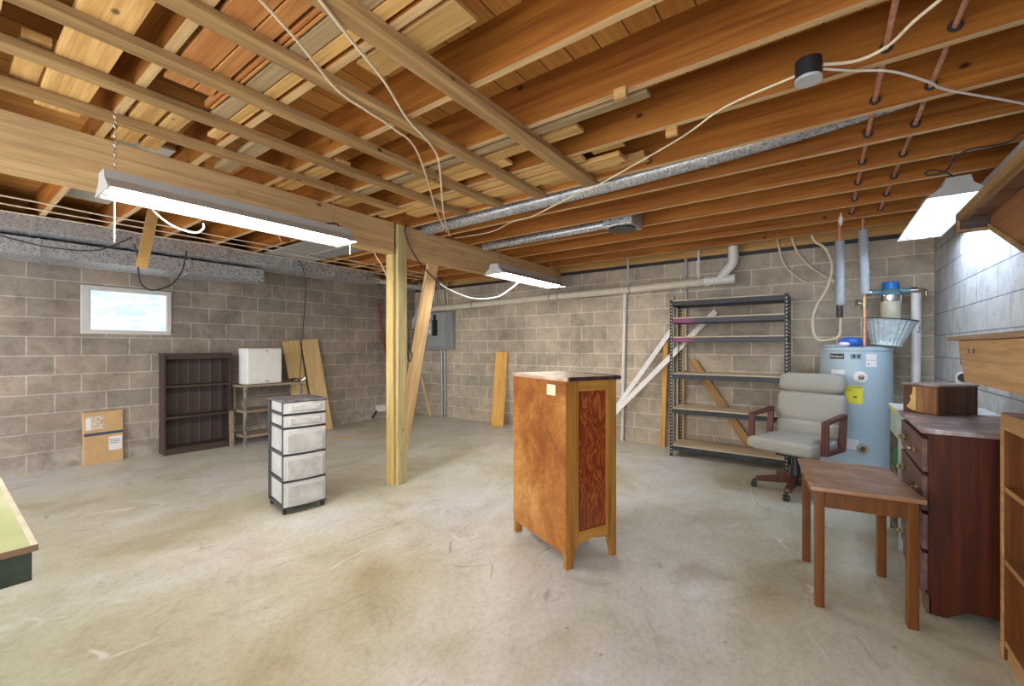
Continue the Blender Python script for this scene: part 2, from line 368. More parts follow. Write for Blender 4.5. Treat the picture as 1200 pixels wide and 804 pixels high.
# ---------------------------------------------------------------- joists, beams, post
ordn = ['first', 'second', 'third', 'fourth', 'fifth', 'sixth', 'seventh', 'eighth', 'ninth', 'tenth', 'eleventh', 'twelfth', 'thirteenth', 'fourteenth', 'fifteenth', 'sixteenth']
JY = [5.37, 4.94, 4.50, 4.063, 3.634, 3.184, 2.767, 2.31, 1.876, 1.437, 1.0, .56, .13, -.31, -.75]
PX = (.205, .403)      # copper pipe lines
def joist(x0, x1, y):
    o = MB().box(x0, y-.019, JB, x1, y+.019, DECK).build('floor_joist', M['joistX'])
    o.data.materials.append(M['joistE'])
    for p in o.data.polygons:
        if p.normal.z < -.9: p.material_index = 1  # downward faces take the paler wood colour
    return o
for i, y in enumerate(JY):
    if i <= 13:
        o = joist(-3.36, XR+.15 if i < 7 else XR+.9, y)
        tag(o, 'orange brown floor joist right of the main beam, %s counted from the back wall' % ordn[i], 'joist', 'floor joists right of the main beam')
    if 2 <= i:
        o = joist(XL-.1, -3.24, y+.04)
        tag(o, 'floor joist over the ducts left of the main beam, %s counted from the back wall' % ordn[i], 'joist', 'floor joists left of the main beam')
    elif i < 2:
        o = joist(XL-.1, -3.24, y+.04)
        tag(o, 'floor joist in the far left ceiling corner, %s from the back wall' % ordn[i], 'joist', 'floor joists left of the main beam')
box('support_beam', M['beamY'], (-3.355, Y0+.3, 2.168, -3.24, 2.575, 2.455), bev=.004, label='thick wooden main beam running from the near left up to the post', cat='beam')
box('support_beam', M['beamY'], (-3.355, 2.60, 2.168, -3.24, YB-.01, 2.455), bev=.004, label='thick wooden main beam running from the post to the back wall', cat='beam')
p = thing('support_post', 'yellowish treated wooden post standing on the floor under the main beam joint', 'post', (-3.29, 2.63, 0))
box('post_core', M['postZ'], (-3.342, 2.558, 0, -3.245, 2.69, 2.166), p, bev=.004)
box('post_face_board', wood('post_face_wood', (.42, .35, .17), (.66, .55, .28), 'Z', knots=1, tint=.02), (-3.238, 2.585, 0, -3.2, 2.69, 2.44), p, bev=.004)
plank('diagonal_brace', M['braceZ'], (-3.376, 2.70, .0), (-3.376, 3.19, 2.2), .14, .036, (0, 1, 0), 'pale orange pine brace board leaning from the post foot up to the main beam', 'brace')

# furring strips below the joists
for (x, y1, t) in ((-2.875, 2.29, 'leftmost, nearest the main beam'), (-2.50, 2.72, 'second from the main beam'), (-2.12, 2.74, 'third, in the middle'), (-1.73, 2.76, 'fourth from the main beam')):
    box('furring_strip', M['strapY'], (x-.042, -1.2, JB-.032, x+.042, y1, JB-.0005), bev=.002, label='rough grey tan furring strip nailed under the joists, %s' % t, cat='strip', group='furring strips under the joists')
box('furring_strip', M['strapY'], (-1.365, -1.2, JB-.036, -1.265, 2.74, JB-.0005), bev=.002, label='widest furring strip under the joists, rightmost, ending at the round duct', cat='strip', group='furring strips under the joists')

# loose boards stored on the strips
LB = [  # y0,y1,x0,x1,z0,thick,mat,label
 (.30, .455, -3.05, -1.35, JB, .035, 'pineX', 'wide tan plank with a crack lying on the strips at the top left'),
 (.21, .29, -2.95, -2.45, JB+.02, .03, 'pineX', 'narrow tan board left of the wide cracked plank'),
 (.60, .705, -2.3, -.9, JB, .02, 'orangeX', 'smooth orange stained board stored on the strips'),
 (.712, .775, -2.3, -.9, JB, .022, 'orangeX', 'orange board with a grey edge beside the smooth orange board'),
 (.79, .805, -2.42, -.8, JB, .03, 'orangeX', 'thin reddish rail stored on the strips'),
 (.812, .824, -2.42, -.8, JB, .03, 'orangeX', 'second thin reddish rail touching a tan board'),
 (.835, .905, -2.55, -1.0, JB, .02, 'greywoodX', 'weathered tan grey board stored near the first ceiling cable'),
 (.912, .965, -2.75, -1.0, JB, .022, 'pineX', 'pale tan board stored against the joist by the first ceiling cable'),
 (.60, .70, -3.2, -2.55, JB, .03, 'pineX', 'short light block above the chain of the long left light'),
 (.72, .80, -3.2, -2.62, JB, .03, 'pineX', 'short light block with a broken end near the main beam'),
 (1.10, 1.19, -3.2, -2.60, JB, .03, 'greywoodX', 'short grey board end above the long left light'),
 (1.04, 1.16, -1.55, -1.0, JB, .02, 'pineX', 'short pine board end at the top by the widest strip'),
 (1.50, 1.60, -3.2, -2.45, JB, .02, 'pineX', 'pine offcut between joists above the left light'),
 (1.93, 1.985, -2.9, -.65, JB, .02, 'greywoodX', 'long grey stick whose end points right above the round duct'),
 (2.02, 2.10, -2.6, -1.05, JB, .022, 'pineX', 'pale pine board ending just right of the widest strip'),
 (2.115, 2.20, -2.5, -1.6, JB, .022, 'pineX', 'pale pine board lying between two strips'),
 (1.94, 2.06, -3.2, -2.92, JB, .03, 'pineX', 'yellow pine board near the beam top and post'),
 (2.36, 2.43, -3.2, -1.2, JB, .022, 'pineX', 'narrow pine board resting above the round duct, left side'),
 (2.36, 2.44, -1.15, -.95, JB+.03, .03, 'pineX', 'small pine block with a square end beside the widest strip'),
 (2.47, 2.60, -2.95, -1.0, JB, .03, 'pineX', 'broad pale pine board lying next to the round duct'),
 (2.62, 2.74, -2.75, -.9, JB+.03, .03, 'pineX', 'broad pine board whose end shows a dark groove by the round duct'),
]
for (y0, y1, x0, x1, z0, t, mt, lb) in LB:
    box('loose_board', M[mt], (x0, y0, z0, x1, y1, z0+t), bev=.002, label=lb, cat='board', group='loose boards stored on the furring strips')
# small blocks/pegs beneath joists
for (u, v, Y, lb) in ((727, 116, 1.86, 'small pale wood block fixed under a joist near the long grey stick'), (787, 160, 2.33, 'small pale peg sticking from a joist above the round duct')):
    q = onY(u, v, Y); MB().box(q[0]-.03, q[1]-.012, q[2]-.0, q[0]+.03, q[1]+.015, q[2]+.05).build('wood_block', M['pineX'], bev=.004, label=lb, cat='block')
q = onY(957, 236, 4.9)
box('wood_block', M['pineZ'], (q[0]-.02, 4.90, q[2]-.06, q[0]+.02, 4.919, q[2]+.06), bev=.003, label='pale upright wood cleat on the joist near the water heater pipes', cat='block')

# ---------------------------------------------------------------- ducts
def ring_seams(xs, f): return xs
d = thing('rectangular_duct', 'upper galvanised rectangular duct hugging the left ceiling above the window', 'duct', (-5.85, 2, 2.31))
box('duct_body', M['galv'], (-6.1, -1.8, 2.31, -5.6, 3.95, 2.452), d, bev=.006)
for y in (-.2, .55, 1.3, 2.05, 2.8, 3.4): box('drive_cleat', M['galv2'], (-6.105, y-.012, 2.305, -5.592, y+.012, 2.453), d)
tr = MB(); prof0 = [(-5.6, 2.31), (-5.6, 2.452), (-6.1, 2.452), (-6.1, 2.31)]
n = 24; a_ = []; b_ = []
for k in range(n):
    t = k/n*4; i = int(t); fr = t-i; p0 = prof0[i]; p1 = prof0[(i+1) % 4]
    a_.append(tr.bm.verts.new((p0[0]+(p1[0]-p0[0])*fr, 3.95, p0[1]+(p1[1]-p0[1])*fr)))
    an = R(-45)+k/n*2*math.pi
    b_.append(tr.bm.verts.new((-5.78+.078*math.cos(an), 4.25, 2.375+.078*math.sin(an))))
for k in range(n): tr.bm.faces.new((a_[k], a_[(k+1) % n], b_[(k+1) % n], b_[k]))
tr.build('duct_reducer', M['galv'], d)
MB().cyl((-5.78, 4.25, 2.375), (-5.78, 5.1, 2.375), .075, seg=28).build('round_extension', M['chrome'], d, smooth=40)
MB().tube([(-5.78, 5.05, 2.375), (-5.74, 5.2, 2.375), (-5.6, 5.25, 2.40), (-5.45, 5.25, 2.45)], .077, 20).build('duct_elbow', M['galv2'], d, smooth=50)
d = thing('rectangular_duct', 'lower galvanised rectangular duct directly above the window, ending with a taper', 'duct', (-6.1, .5, 2.13))
MB().prism([(-5.8, -1.8, 2.13), (-5.8, 2.55, 2.13), (-6.15, 2.55, 2.13), (-6.35, 1.95, 2.13), (-6.35, -1.8, 2.13)], (0, 0, .155)).build('duct_body', M['galv'], d, bev=.006)
for y in (-.3, .6, 1.75): box('drive_cleat', M['galv2'], (-6.2, y-.012, 2.125, -5.792, y+.012, 2.288), d)
d = thing('round_duct', 'round galvanised duct running between joists from the beam toward the upper right', 'duct', (-1.3, 2.97, 2.44))
MB().tube([(-3.3, 2.965, 2.485), (-1.7, 2.965, 2.497), (-.9, 2.965, 2.512), (-.27, 2.965, 2.54), (.1, 2.965, 2.568), (.43, 2.965, 2.598), (.82, 2.965, 2.62)], .064, 28).build('pipe_run', M['galv'], d, smooth=40)
for x, zc in ((-2.55, 2.491), (-.62, 2.518), (.12, 2.575)): MB().cyl((x, 2.965, zc), (x+.025, 2.965, zc), .067, seg=28).build('coupling_seam', M['galv2'], d, smooth=40)
d = thing('register_boot_duct', 'small round duct ending in a metal register boot with round black opening', 'duct', (-2.1, 3.84, 2.43))
MB().cyl((-3.2, 3.84, 2.46), (-1.66, 3.84, 2.47), .042, seg=24).build('pipe_run', M['galv2'], d, smooth=40)
MB().box(-1.66, 3.70, 2.40, -1.38, 3.98, 2.56).build('boot', M['galv'], d, bev=.01)
MB().cyl((-1.52, 3.83, 2.385), (-1.52, 3.83, 2.402), .125, seg=32).build('opening', M['black'], d, smooth=40)
# panned bays on the left
box('metal_sheet', plain('dull_sheet_metal', (.42, .42, .40), .5, .3), (-5.5, 2.42, JB-.018, -3.7, 2.74, JB-.008), label='flat dull metal panel with seams between joists left of the post', cat='panel')
box('return_air_duct', M['galv2'], (-5.5, 2.80, JB-.02, -3.4, 3.05, JB+.12), bev=.005, label='grey metal joist duct just left of the post and behind the flat panel', cat='duct')
box('insulation_board', plain('grey_white_panel', (.52, .51, .47), .8), (-5.3, .66, 2.60, -3.5, .98, 2.62), label='pale grey board fixed between joists left of the beam near the left edge', cat='board')
box('ceiling_offcut', M['greywoodX'], (-4.2, .30, 2.40, -3.75, .36, 2.455), label='short pale wood block below the beam at the left edge of the picture', cat='block', bev=.003)
plank('ceiling_flap', M['orangeX'], (-4.1, 1.9, 2.45), (-4.0, 1.95, 2.26), .09, .02, (0, 1, 0), 'short reddish board end hanging down between joists behind the left light', 'board')

# ---------------------------------------------------------------- copper pipes
for k, x in enumerate(PX):
    cp = MB().cyl((x, -.9, 2.505), (x, 4.95 if k == 0 else 5.0, 2.505), .010 if k else .011, seg=14).build('copper_pipe', M['copperp' if k else 'copper'], smooth=40,
        label=('left one of two copper water pipes threaded through the joists', 'right one of two copper water pipes threaded through the joists')[k], cat='pipe', group='copper pipes through the joists')
    for y in JY[1:13]: MB().cyl((x, y-.0215, 2.505), (x, y-.0192, 2.505), .024, seg=16).build('bored_hole_rim', M['darkc'], cp)
# ---------------------------------------------------------------- shop lights
def shoplight(lab, loc, L, mt, chains, cordpts=None, cordmat=None, flip=0):
    t = thing('shop_light', lab, 'light', loc)
    pr = [(-.135, 0), (-.062, .055), (-.05, .10), (.05, .10), (.062, .055), (.135, 0)]
    th = .004; inn = [(-.127, 0), (-.058, .048), (.058, .048), (.127, 0)]
    h = MB(); h.prism([(x, .007, z) for x, z in pr+list(reversed(inn))], (0, L-.014, 0)).build('reflector', M['housing'], t, world=False)
    for y in (0, L-.006): MB().prism([(x, y, z) for x, z in [(-.135, -.004), (-.062, .055), (-.05, .10), (.05, .10), (.062, .055), (.135, -.004)]], (0, .006, 0)).build('end_cap', M['housing'], t, world=False)
    for x in (-.055, .055):
        tb = MB().cyl((x, .035, .022), (x, L-.035, .022), .017, seg=16).build('tube_lamp', mt, t, world=False, smooth=40)
        for y0, y1 in ((.01, .036), (L-.036, L-.01)): MB().box(x-.016, y0, .004, x+.016, y1, .046).build('lamp_holder', M['white'], t, world=False)
    for (y, dz) in chains:
        MB().chain((0, y, .10), (0, y, .10+dz)).build('hanging_chain', M['chrome'], t, world=False)
    return t
l1 = shoplight('long fluorescent shop light hanging in front of the near main beam', (-2.79, .49, 2.035), 1.30, M['tube'], [(.05, .30), (1.2, .30)])
MB().tube([(.02, 1.12, .105), (.02, 1.2, .125), (0, 1.24, .12)], .006).build('strain_relief', M['black'], l1, world=False)
MB().cyl((.09, .03, -.25), (.09, .03, 0), .0035, seg=8).build('pull_cord', M['whitec'], l1, world=False)
MB().cyl((.09, 1.27, -.09), (.09, 1.27, 0), .0035, seg=8).build('pull_cord', M['whitec'], l1, world=False)
l2 = shoplight('fluorescent shop light hanging by the far main beam near the back wall', (-2.68, 3.36, 2.03), 1.24, M['tube'], [(.1, .32), (1.1, .32)])
l3 = shoplight('fluorescent shop light at the right near the stairs, tilted and glowing bluish white', (.62, 3.46, 2.165), 1.24, M['tubec'], [(.12, .19), (1.1, .19)])

# ---------------------------------------------------------------- cables
def cable(name, pts, r, mat, lab, cat='cable', smooth=6): return MB().tube(pts, r, 8, smooth).build(name, mat, label=lab, cat=cat, smooth=60)
cable('electric_cable', [(-1.40, .45, 2.43)]+[onZ(u, v, 2.412) for u, v in [(305, 0), (350, 50), (395, 105), (430, 130), (460, 150), (490, 180)]]+[(-2.55, 2.45, 2.40), (-3.10, 3.12, 2.46)], .0055, M['cream'],
      'left cream cable draped below the strips from the top toward the beam')
cable('electric_cable', [(-1.25, .6, 2.43)]+[onZ(u, v, 2.412) for u, v in [(375, 0), (418, 55), (450, 95), (478, 140), (505, 170), (515, 195)]]+[(-2.55, 2.53, 2.39), (-3.08, 3.14, 2.43), (-3.16, 3.16, 2.50)], .006, M['cream'],
      'right cream cable draped below the strips, meeting the left cream cable at the beam')
cable('electric_cable', [(-3.22, 3.36, 2.47), (-2.68, 3.31, 2.44), (-2.28, 3.12, 2.425), (-2.01, 3.06, 2.415), (-1.43, 2.78, 2.41), (-1.33, 2.765, 2.41), (-.99, 2.64, 2.44), (-.62, 2.43, 2.44), (-.38, 2.25, 2.44), (-.09, 2.15, 2.43)], .005, M['cream'],
      'long cream cable running diagonally under joists from the beam to the black junction box')
cable('electric_cable', [(.0, 2.13, 2.43), (.11, 2.19, 2.435), (.20, 2.16, 2.44), (.26, 2.06, 2.445), (.33, 1.97, 2.45), (.5, 1.7, 2.45)], .0065, M['cream'],
      'thick cream cable leaving the junction box toward the top edge')
cable('electric_cable', [(.0, 2.145, 2.42), (.10, 2.26, 2.435), (.23, 2.37, 2.44), (.373, 2.556, 2.435), (.447, 2.686, 2.44), (.762, 3.041, 2.435), (.85, 3.2, 2.44)], .005, M['whitec'],
      'pale cable leaving the junction box toward the right edge')
t = thing('junction_box', 'round black ceiling junction box with a grey cover plate', 'box', (-.05, 2.13, 2.38))
MB().cyl((0, 0, .012), (0, 0, .085), .047, seg=28).build('box_body', M['black'], t, world=False, smooth=40)
MB().cyl((0, 0, 0), (0, 0, .012), .048, seg=28).build('cover_plate', plain('cover_grey', (.5, .52, .55), .4), t, world=False, smooth=40)
cable('power_cord', [onZ(1215, 150, 2.40), onZ(1195, 157, 2.40), onZ(1178, 168, 2.38), (.60, 3.25, 2.33), (.56, 3.40, 2.29), (.50, 3.42, 2.285), (.47, 3.37, 2.29), (.50, 3.34, 2.29), (.57, 3.42, 2.28), (.61, 3.50, 2.275)], .005, M['darkc'],
      'black power cord looping above the right shop light', 'cord')
cable('power_cord', [(-3.17, 2.66, 2.44)]+[(-3.15, 2.62, 2.38), (-3.13, 2.66, 2.24), (-3.12, 2.81, 2.07), (-3.10, 3.02, 1.93)], .007, M['darkc'], 'black cord slung from the post top along the main beam', 'cord')
cable('power_cord', [(-3.10, 3.02, 1.93), (-3.05, 3.12, 1.87), (-2.95, 3.35, 1.80), (-2.85, 3.62, 1.83), (-2.75, 3.75, 1.93), (-2.70, 3.86, 2.03)], .007, M['whitec'], 'white cord sagging up to the far beam shop light', 'cord')
cable('power_cord', [onX(u, v, -2.95) for u, v in [(166, 230), (185, 252), (205, 266), (228, 273), (238, 268), (238, 262)]], .0045, M['whitec'], 'white cord looping below the long left shop light', 'cord')
for k, x in enumerate((-5.56, -5.3, -5.05)):
    cable('electric_cable', [(x, yy, 2.447-.012*abs(math.sin(yy*3.3+k))) for yy in [-1, -.3, .4, .9, 1.4, 1.9, 2.4, 3.0, 3.6, 4.2, 4.9]], .006, M['pvc_old'],
          'cream cable stapled along under the left joists, %s' % ('lying on the upper duct edge', 'middle of three', 'farthest from the duct')[k])
cable('electric_cable', [onX(u, v, -5.56) for u, v in [(0, 276), (60, 290), (115, 293), (155, 278)]], .006, M['darkc'], 'thin dark cable crossing the left ducts near the left edge')
cable('electric_cable', [onX(u, v, -5.595) for u, v in [(157, 286), (161, 300), (162, 316), (165, 332), (178, 340), (200, 334), (213, 318), (217, 303), (219, 294)]], .008, M['darkc'], 'black cable loop hanging in front of the window top')
cable('electric_cable', [onX(u, v, -5.595) for u, v in [(350, 303), (356, 318), (358, 345), (354, 400), (351, 450)]], .006, M['darkc'], 'long thin dark cable hanging down in front of the leaning boards')
cable('electric_cable', [(-3.365, 2.44, 2.20)]+[onX(u, v, -3.45) for u, v in [(440, 299), (448, 312), (454, 326)]], .006, M['cream'], 'short pale cable dropping from the beam just left of the post')
cable('electric_cable', [onX(u, v, -3.352) for u, v in [(479, 385), (480, 408), (483, 416), (480, 424), (478, 414), (480, 395)]], .006, M['darkc'], 'small dark wire loop hanging on the brace beside the post')
plank('hanging_strip', plain('brown_fibreboard', (.45, .26, .09), .8), onX(166, 314, -4.0), tuple(Vector(onX(166, 314, -4.0))*-.5+Vector(onX(180, 246, -4.0))*1.5), .068, .006, (0, 1, 0), 'narrow brown fibreboard strip hanging in front of the left ducts', 'strip')
for k in range(7):
    u = 510+k*2.2
    cable('electric_cable', [onY(u+2, 328, 5.55), onY(u+random.uniform(-1, 1), 338, 5.57), onY(u+random.uniform(-1.5, 1.5), 348, 5.6), onY(u+1, 362, 5.62)], .008, M['pvc_old'],
          'one of the pale cables bundled above the breaker panel').update({}) if False else tag(MB().tube([onY(u+2, 326, 5.55), onY(u+random.uniform(-1, 1), 338, 5.57), onY(u+random.uniform(-1.5, 1.5), 348, 5.6), onY(u+1, 364, 5.62)], .008, 8, 6).build('electric_cable', M['pvc_old'], smooth=60),
          'pale cable in the bundle dropping into the breaker panel', 'cable', 'cables above the breaker panel')

# ---------------------------------------------------------------- back wall: pipes, panel
t = thing('drain_pipe', 'long white plastic drain pipe running along the back wall with a raised elbow end', 'pipe', (-3.5, 5.55, 2.0))
MB().cyl((-6.2, 5.55, 2.0), (-1.14, 5.55, 2.085), .05, seg=24).build('pipe_run', M['pvc_old'], t, smooth=40)
MB().cyl((-1.16, 5.55, 2.085), (-.86, 5.55, 2.09), .054, seg=24).cyl((-1.16, 5.55, 2.085), (-1.10, 5.55, 2.086), .062, seg=24).cyl((-.88, 5.55, 2.09), (-.83, 5.55, 2.09), .060, seg=24).build('wye_fitting', M['pvc'], t, smooth=40)
MB().tube([(-1.0, 5.55, 2.10), (-.93, 5.55, 2.19), (-.86, 5.55, 2.27), (-.85, 5.55, 2.36), (-.85, 5.55, 2.47)], .052, 20).cyl((-.85, 5.55, 2.33), (-.85, 5.55, 2.37), .06).build('riser_elbow', M['pvc'], t, smooth=50)
for x in (-4.9, -3.35, -3.2, -2.1): MB().cyl((x, 5.55, 2.005+.0168*(x+6.2)), (x+.02, 5.55, 2.005+.0168*(x+6.2)), .056, seg=20).build('pipe_clamp', M['steel'], t, smooth=40)
for x, lab in ((-1.218, 'grey strap hanger holding the drain pipe by its white fitting'), (-2.1, 'thin grey strap hanger holding the drain pipe above the tall white pipe')):
    box('strap_hanger', M['conduit'], (x-.012, 5.485, 2.12, x+.012, 5.495, 2.455), label=lab, cat='hanger')
MB().cyl((-1.41, 5.678, 1.0), (-1.41, 5.678, 2.41), .018, seg=16).build('conduit', M['conduit'], smooth=40, label='thin grey vertical conduit on the back wall behind the black rack', cat='conduit')
MB().tube([(-1.56, 5.67, 0.0), (-1.56, 5.67, 1.6), (-1.56, 5.67, 1.95)], .014).build('conduit', M['steel'], smooth=40, label='thin dark pipe behind the left side of the black rack', cat='conduit')
t = thing('vent_pipe', 'narrow white vertical pipe standing on the back wall beside the wooden chest', 'pipe', (-2.22, 5.655, 0))
MB().cyl((-2.25, 5.66, 0), (-2.205, 5.66, 2.05), .024, seg=18).build('pipe_run', M['pvc'], t, smooth=40)
MB().cyl((-2.206, 5.66, 1.98), (-2.204, 5.66, 2.1), .03, seg=18).build('coupling', M['pvc'], t, smooth=40)
plank('leaning_trim', M['white'], (-2.33, 5.50, .38-.0), (-1.59, 5.66, 1.50), .06, .02, (1, 0, -.7), 'upper white trim board leaning behind the black rack', 'board')
plank('leaning_trim', M['pvc'], (-2.42, 5.45, .25), (-1.06, 5.67, 1.73), .065, .02, (1, 0, -.9), 'lower white trim board leaning diagonally behind the black rack', 'board')
plank('leaning_board', M['orangeZ'], (-1.69, 5.63, .0), (-1.655, 5.66, 1.35), .06, .02, (1, 0, 0), 'narrow yellow pine board standing just left of the black rack', 'board')
plank('leaning_board', M['pineZ'], (-1.47, 5.645, .0), (-1.46, 5.67, 1.75), .09, .02, (1, 0, 0), 'tan board standing behind the left post of the black rack', 'board')
plank('leaning_board', wood('brown_stud', (.46, .25, .09), (.62, .37, .15), 'Z', tint=.02), (-.66, 5.655, .09), (-1.33, 5.665, 1.12), .09, .03, (1, 0, .7), 'brown stud leaning diagonally against the wall behind the black rack shelves', 'board')
plank('leaning_board', M['orangeZ'], (-4.29, 5.47, 0), (-4.34, 5.66, 1.21), .205, .038, (1, .55, 0), 'thick orange pine plank leaning on the back wall left of the chest', 'board')
t = thing('breaker_panel', 'grey electrical breaker panel on the back wall beside the brace', 'electrical panel', (-5.75, 5.69, 1.24))
box('panel_box', M['steel'], (-6.1, 5.60, 1.245, -5.44, 5.698, 1.945), t, bev=.006)
box('panel_door', plain('panel_door_grey', (.42, .44, .44), .4, .2), (-6.05, 5.575, 1.30, -5.60, 5.60, 1.93), t, bev=.004)
box('breaker_slot', M['black'], (-5.92, 5.572, 1.50, -5.78, 5.576, 1.80), t)
box('breaker_slot', M['black'], (-5.89, 5.572, 1.80, -5.82, 5.576, 1.90), t)
for z in (1.86, 1.70, 1.58): box('paper_label', M['label_w'], (-6.03, 5.571, z-.04, -5.96, 5.575, z+.05), t)
for k, x in enumerate((-5.755, -5.68)):
    MB().tube([(x, 5.66, 1.245), (x, 5.665, .7), (x+.01, 5.665, .35), (x+.005, 5.66, .01)], .017).cyl((x, 5.66, 1.22), (x, 5.66, 1.25), .025).build('conduit', M['conduit'], smooth=50,
        label=('left grey conduit dropping from the breaker panel to the floor', 'right grey conduit dropping from the breaker panel to the floor')[k], cat='conduit')
plank('corner_stick', wood('red_stick', (.25, .06, .04), (.34, .12, .08), 'Z'), onX(462, 470, -6.45), onX(443, 355, -6.50), .03, .02, (0, 1, 0), 'taller dark red stick leaning on the left wall behind the post', 'stick')
plank('corner_stick', wood('brown_stick', (.25, .13, .07), (.34, .2, .1), 'Z'), onX(462, 450, -6.40), onX(443, 389, -6.48), .03, .02, (0, 1, 0), 'shorter brown stick leaning on the left wall behind the post', 'stick')
plank('corner_stick', M['pineZ'], (-5.83, 5.45, .02), (-6.25, 5.6, .72), .03, .02, (1, 0, 0), 'thin yellow stick leaning in the far left corner under the panel', 'stick')
plank('corner_stick', M['greywoodX'], (-6.2, 5.4, .01), (-6.4, 5.55, .95), .05, .02, (1, 0, 0), 'grey slat leaning in the far left corner', 'stick')
plank('downspout_tube', plain('grey_white_metal', (.55, .56, .58), .5), onY(478, 393, 5.66), onY(496, 355, 5.66), .10, .06, (1, 0, 0), 'pale grey tube slanting between post and brace', 'tube')
t = thing('outlet_box', 'small white plastic housing on the left wall near the floor behind the post', 'box', onX(447, 482, -6.5))
MB().box(-.05, -.09, 0, .04, .07, .12).build('housing', M['white'], t, world=False, bev=.01)
MB().tube([(0, -.1, .02), (.02, -.16, -.03), (0, -.2, -.1)], .018).build('cable_end', M['black'], t, world=False, smooth=60)
MB().prism([(-5.55, 3.28, .002), (-5.42, 3.36, .002), (-5.40, 3.62, .002), (-5.50, 3.56, .002)], (0, 0, .006)).build('yellow_paper', plain('yellow_paper', (.72, .5, .15), .7), label='flat yellow scrap lying on the floor right of the drawer cart', cat='scrap')

# ---------------------------------------------------------------- left wall furniture
t = thing('cardboard_box', 'flat shipping carton standing on end against the left wall', 'box', (-6.5, 1.16, 0)); t.rotation_euler = (0, R(-1.5), R(4))
MB().box(-.022, -.165, 0, .022, .165, .575).build('carton_body', M['card'], t, world=False, bev=.004)
MB().box(.0222, -.163, .315, .0235, .163, .345).build('blue_tape', plain('dark_tape', (.07, .08, .14), .3), t, world=False)
MB().box(.0222, .04, .13, .0240, .152, .285).build('shipping_label', M['label_w'], t, world=False)
for i_, (z, a0, a1) in enumerate(((.245, .05, .13), (.225, .05, .14), (.205, .055, .12))): MB().box(.0241, a0, z, .0244, a1, z+.006).build('label_print', M['ink'], t, world=False)
MB().box(.0222, -.14, .385, .0236, -.0, .53).build('worn_label', plain('worn_label', (.66, .56, .45), .8, var=.2, nscale=60), t, world=False)
MB().box(.0222, -.148, .38, .0238, -.105, .51).build('torn_paper', M['label_w'], t, world=False)
MB().box(.0236, -.02, .45, .0242, -.012, .48).build('printed_mark', M['ink'], t, world=False)

M['dark'] = wood('dark_stain_Z', (.035, .022, .02), (.07, .045, .038), 'Z', rough=.4, tint=.03)
M['darkY'] = wood('dark_stain_Y', (.05, .034, .03), (.10, .07, .055), 'Y', rough=.4, tint=.03)
m, nt, b = NT('beadboard_dark', .55)
tc = N(nt, 'ShaderNodeTexCoord'); sp = N(nt, 'ShaderNodeSeparateXYZ'); nt.links.new(tc.outputs['Object'], sp.inputs[0])
mu = N(nt, 'ShaderNodeMath', operation='MODULO'); ad = N(nt, 'ShaderNodeMath', operation='ADD'); ad.inputs[1].default_value = 5; nt.links.new(sp.outputs[1], ad.inputs[0]); nt.links.new(ad.outputs[0], mu.inputs[0]); mu.inputs[1].default_value = .115
cl = ramp(nt, mu.outputs[0], [(.0, (.20, .14, .11)), (.004, (.20, .14, .11)), (.008, (.045, .032, .032)), (.11, (.075, .05, .045))])
nt.links.new(cl, b.inputs['Base Color']); M['bead'] = m
t = thing('bookcase', 'dark stained three shelf bookcase against the left wall', 'bookcase', (-6.4, 2.0, 0)); t.rotation_euler = (0, 0, R(-4))
for y in (-.345, .325): MB().box(-.13, y, 0, .13, y+.022, 1.19).build('side_panel', M['dark'], t, world=False, bev=.003)
MB().box(-.13, -.355, 1.19, .14, .36, 1.215).build('top', M['darkY'], t, world=False, bev=.006)
MB().box(-.128, -.323, 0, -.12, .325, 1.19).build('back_panel', M['bead'], t, world=False)
for z in (.055, .43, .805): MB().box(-.12, -.323, z, .125, .325, z+.022).build('shelf', M['darkY'], t, world=False, bev=.002)
MB().box(.105, -.323, 0, .122, .325, .055).build('plinth', M['darkY'], t, world=False)
MB().box(.105, -.323, 1.15, .122, .325, 1.19).build('top_rail', M['darkY'], t, world=False)

M['oldmetal'] = plain('worn_grey_metal', (.26, .235, .20), .6, .3, nscale=25, var=.35)
M['oldwoodY'] = wood('old_grey_wood', (.22, .17, .12), (.42, .34, .26), 'Y', tint=.03)
t = thing('utility_stand', 'worn metal utility stand with two lower shelves beside the dark bookcase', 'stand', (-6.17, 2.76, 0))
MB().box(-.19, -.40, .775, .19, .44, .80).build('stand_top', M['oldwoodY'], t, world=False, bev=.003)
for x in (-.18, .155):
    for y in (-.37, .36): MB().box(x, y, 0, x+.03, y+.03, .775).cyl((x+.015, y+.015, 0), (x+.015, y+.015, .03), .022, seg=12).build('leg', M['oldmetal'], t, world=False, bev=.003)
for z in (.12, .44): MB().box(-.17, -.36, z, .17, .38, z+.03).build('lower_shelf', M['oldwoodY'], t, world=False, bev=.003)
box('leaning_board', M['orangeX'], (-6.45, 2.33, 0.0), (-6.45+.05, 2.375, .47)) if False else None
plank('leaning_board', M['oldwoodY'], (-6.2, 2.33, 0), (-6.23, 2.33, .46), .045, .03, (0, 1, 0), 'short brown stick standing between the bookcase and the metal stand', 'stick')
t = thing('white_cabinet', 'plain white box shaped appliance sitting on the metal stand', 'appliance', (-6.20, 2.68, .80)); t.rotation_euler = (0, 0, R(2))
MB().box(-.13, -.225, 0, .12, .225, .475).build('case', M['white'], t, world=False, bev=.012)
MB().box(.121, -.20, .02, .125, .20, .455).build('front_panel', M['white'], t, world=False, bev=.002)
MB().cyl((.124, .02, .445), (.13, .02, .445), .009).build('screw', M['black'], t, world=False)
MB().box(.124, .0, .03, .128, .05, .045).build('emblem', plain('emblem_brown', (.3, .2, .12), .5), t, world=False)
t = thing('rope_coil', 'tangled dark wires lying on the right end of the metal stand', 'wires', (-6.10, 3.10, .80))
